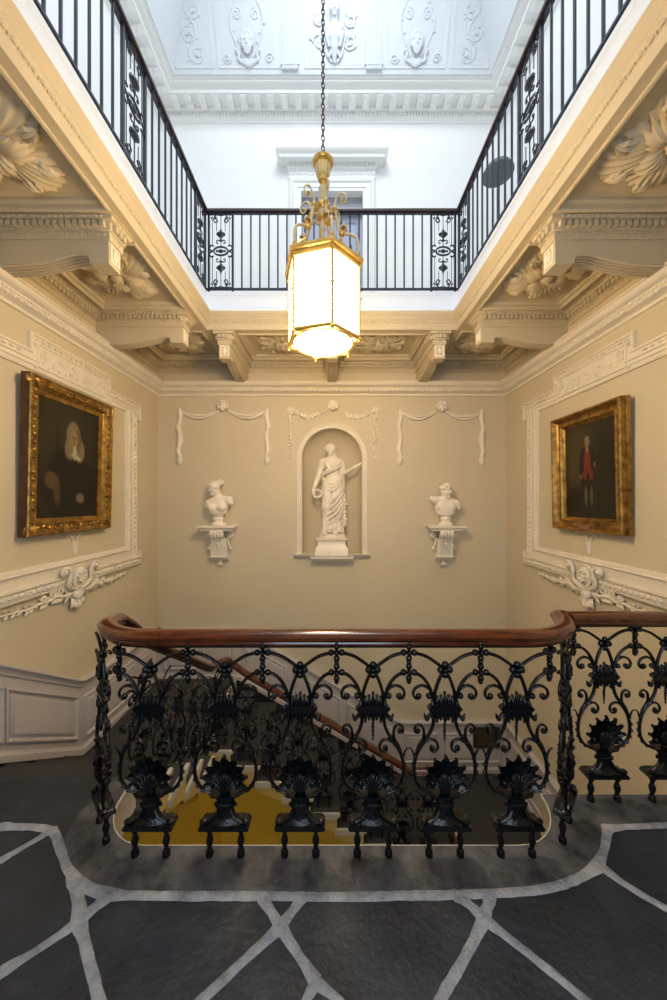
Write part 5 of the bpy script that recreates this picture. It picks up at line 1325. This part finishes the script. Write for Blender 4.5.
for s, nm in ((-1, 'white-wigged'), (1, 'red-waistcoat')):
    for (a, b, kind) in ((1.47, 1.93, 0), (.66, 1.40, 1)):
        x = s*(a+b)/2; w_ = (b-a)/2
        if kind == 0:
            t, I = relief('foliage_relief', f'white scrolling foliage relief in the corner panel of the coved ceiling on the {nm} side', x, None)
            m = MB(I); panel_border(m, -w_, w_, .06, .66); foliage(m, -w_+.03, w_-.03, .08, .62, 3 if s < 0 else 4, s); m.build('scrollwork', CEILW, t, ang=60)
        else:
            t, I = relief('mask_relief', f'white bearded head relief with scrolls on the coved ceiling on the {nm} side', x, None)
            m = MB(I); panel_border(m, -w_, w_, .06, .66)
            for q_ in (-1, 1):
                sw = bez([(q_*.05, .14, .008), (q_*.11, .22, .008), (q_*.17, .34, .008), (q_*.20, .46, .008), (q_*.17, .58, .008), (q_*.10, .66, .008), (q_*.05, .72, .008)], 4); m.tube([(a_+q_*.11, b_+.52, .006) for a_, b_ in spiral((0, 0), .06, .012, PI/2, q_*1.4, 14)], .006, 5); m.tube(sw, .008, 5)
                for i in range(3, len(sw), 3): m.leaf(.042, .012, 2, .008, .01, .002, 6, 4, T(*sw[i]) @ RZ(random.uniform(0, 6.28)))
                sp = spiral((q_*.26, .14), .055, .012, 0, q_*1.4, 14); m.tube([(a_, b_, .008) for a_, b_ in sp], .009, 5)
                m.tube(bez([(q_*.02, .085, .02), (q_*.07, .10, .02), (q_*.12, .13, .02), (q_*.11, .17, .02), (q_*.14, .20, .02)], 3), .017, 6); m.ell((q_*.135, .205, .02), .022, 7, 5)
            for i in range(7): m.leaf(.085, .022, 2, .02, .01, .003, 6, 4, T(0, .13, .02) @ RZ(-PI/2+(i-3)*.42))
            m.build('scrollwork', CEILW, t, ang=60)
            mask_sculpt(I @ T(0, .27, .035) @ Matrix(((1, 0, 0, 0), (0, 0, 1, 0), (0, -1, 0, 0), (0, 0, 0, 1))) @ SCL(1.0, .8, 1.25), 'bearded_head', t, CEILW, True)
    # pilaster strip
    t, I = relief('pilaster_strip', f'narrow white pilaster strip on the coved ceiling beside the bearded head on the {nm} side', s*.52, None)
    m = MB(I); m.box(-.085, .085, .04, .70, -.01, .012)
    for q_ in (-.05, 0, .05): m.box(q_-.016, q_+.016, .10, .70, .012, .022)
    m.box(-.10, .10, .035, .10, -.01, .04); m.box(-.11, .11, .075, .095, -.01, .05)
    for i in range(5): m.box(-.09+.04*i, -.07+.04*i, .04, .075, .04, .052)
    m.build('shaft', CEILW, t, ang=30)
t, I = relief('bust_relief', 'white bust and scrolls relief at the middle of the coved ceiling behind the chain', .03, None)
m = MB(I); panel_border(m, -.36, .36, .06, .70)
for q_ in (-1, 1):
    for (cy, r_) in ((.28, .075), (.46, .06)):
        sp = spiral((q_*.19, cy), r_, .014, PI, q_*1.5, 18); m.tube([(a, b, .01) for a, b in sp], .012, 5)
        for i in range(1, 17, 3): m.leaf(.06, .018, 2, .012, .01, .003, 6, 4, T(sp[i][0], sp[i][1], .008) @ RZ(random.uniform(0, 6.28)))
    m.tube(bez([(q_*.03, .10, .02), (q_*.09, .17, .02), (q_*.12, .28, .02), (q_*.16, .34, .02)], 4), .011, 5)
m.build('scrollwork', CEILW, t, ang=60)
S = Sculpt(-.14, .14, -.11, .04, -.32, .30, .006)
P, rt = face(S, (0, -.03, .19), 0, .1, .9); S.ell((0, .0, .22), (.062, .05, .06), .01); S.ell((0, .0, .285), (.035, .03, .03), .01)
S.cap((0, -.01, .05), (0, -.02, .14), .04, .036, .02); S.cap((-.07, 0, .03), (.07, 0, .03), .045, .045, .02); S.ell((0, -.01, -.03), (.085, .05, .07), .02); S.ell((0, -.01, -.10), (.05, .04, .06), .02)
S.cap((0, 0, -.14), (0, 0, -.26), .045, .018, .02)
for q_ in (-1, 1): S.cap((q_*.09, 0, -.02), (q_*.07, -.01, -.12), .03, .015, .015); S.cap((q_*.04, 0, -.17), (q_*.07, 0, -.22), .02, .012, .01)
S.build('figure', CEILW, t, I @ T(0, .36, .03) @ Matrix(((1, 0, 0, 0), (0, 0, 1, 0), (0, -1, 0, 0), (0, 0, 0, 1))))

# ------------------------------------------------------------------ light and camera
w = bpy.data.worlds.new('World'); SC.world = w; w.use_nodes = True; nt = w.node_tree
sky = nt.nodes.new('ShaderNodeTexSky'); sky.sky_type = 'NISHITA'; sky.sun_disc = False; sky.sun_elevation = R(38); sky.sun_rotation = R(200)
bg = nt.nodes['Background']; nt.links.new(sky.outputs['Color'], bg.inputs['Color']); bg.inputs['Strength'].default_value = .06
def area(name, loc, rot, sx, sy, power, col):
    l = bpy.data.lights.new(name, 'AREA'); l.shape = 'RECTANGLE'; l.size = sx; l.size_y = sy; l.energy = power; l.color = col
    o = bpy.data.objects.new(name, l); COL.objects.link(o); o.location = loc; o.rotation_euler = rot; return o
area('skylight_daylight', (0, 2.25, 8.0), (0, 0, 0), 2.0, 1.9, 100, (.86, .93, 1.0))
area('landing_window_daylight', (0, YF-.05, 1.9), (-PI/2, 0, PI), 1.5, 1.9, 44, (.64, .81, 1.0))
area('lower_hall_fill', (.2, .2, -1.2), (R(65), 0, 0), 1.4, .8, 13, (1, .92, .8))  # added warm fill to brighten the ochre walls below
l = bpy.data.lights.new('lantern_bulb', 'POINT'); l.energy = 10; l.color = (1, .76, .45); l.shadow_soft_size = .1
o = bpy.data.objects.new('lantern_bulb', l); COL.objects.link(o); o.location = (LX, LY, LZ0-.10)
cam = bpy.data.cameras.new('camera'); co_ = bpy.data.objects.new('camera', cam); COL.objects.link(co_)
co_.location = (0, 0, 1.47); co_.rotation_euler = (PI/2, 0, 0)
cam.sensor_fit = 'HORIZONTAL'; cam.sensor_width = 24.0; cam.lens = 24.0*335/667; cam.clip_start = .02
cam.shift_x = 1.5/667; cam.shift_y = 2/667
SC.camera = co_
SC.view_settings.view_transform = 'Standard'; SC.view_settings.look = 'None'; SC.view_settings.exposure = 0.22; SC.view_settings.gamma = 1.0
try: SC.view_settings.use_curve_mapping = False
except Exception: pass
SC.cycles.use_denoising = True
SC.cycles.max_bounces = 8; SC.cycles.diffuse_bounces = 5
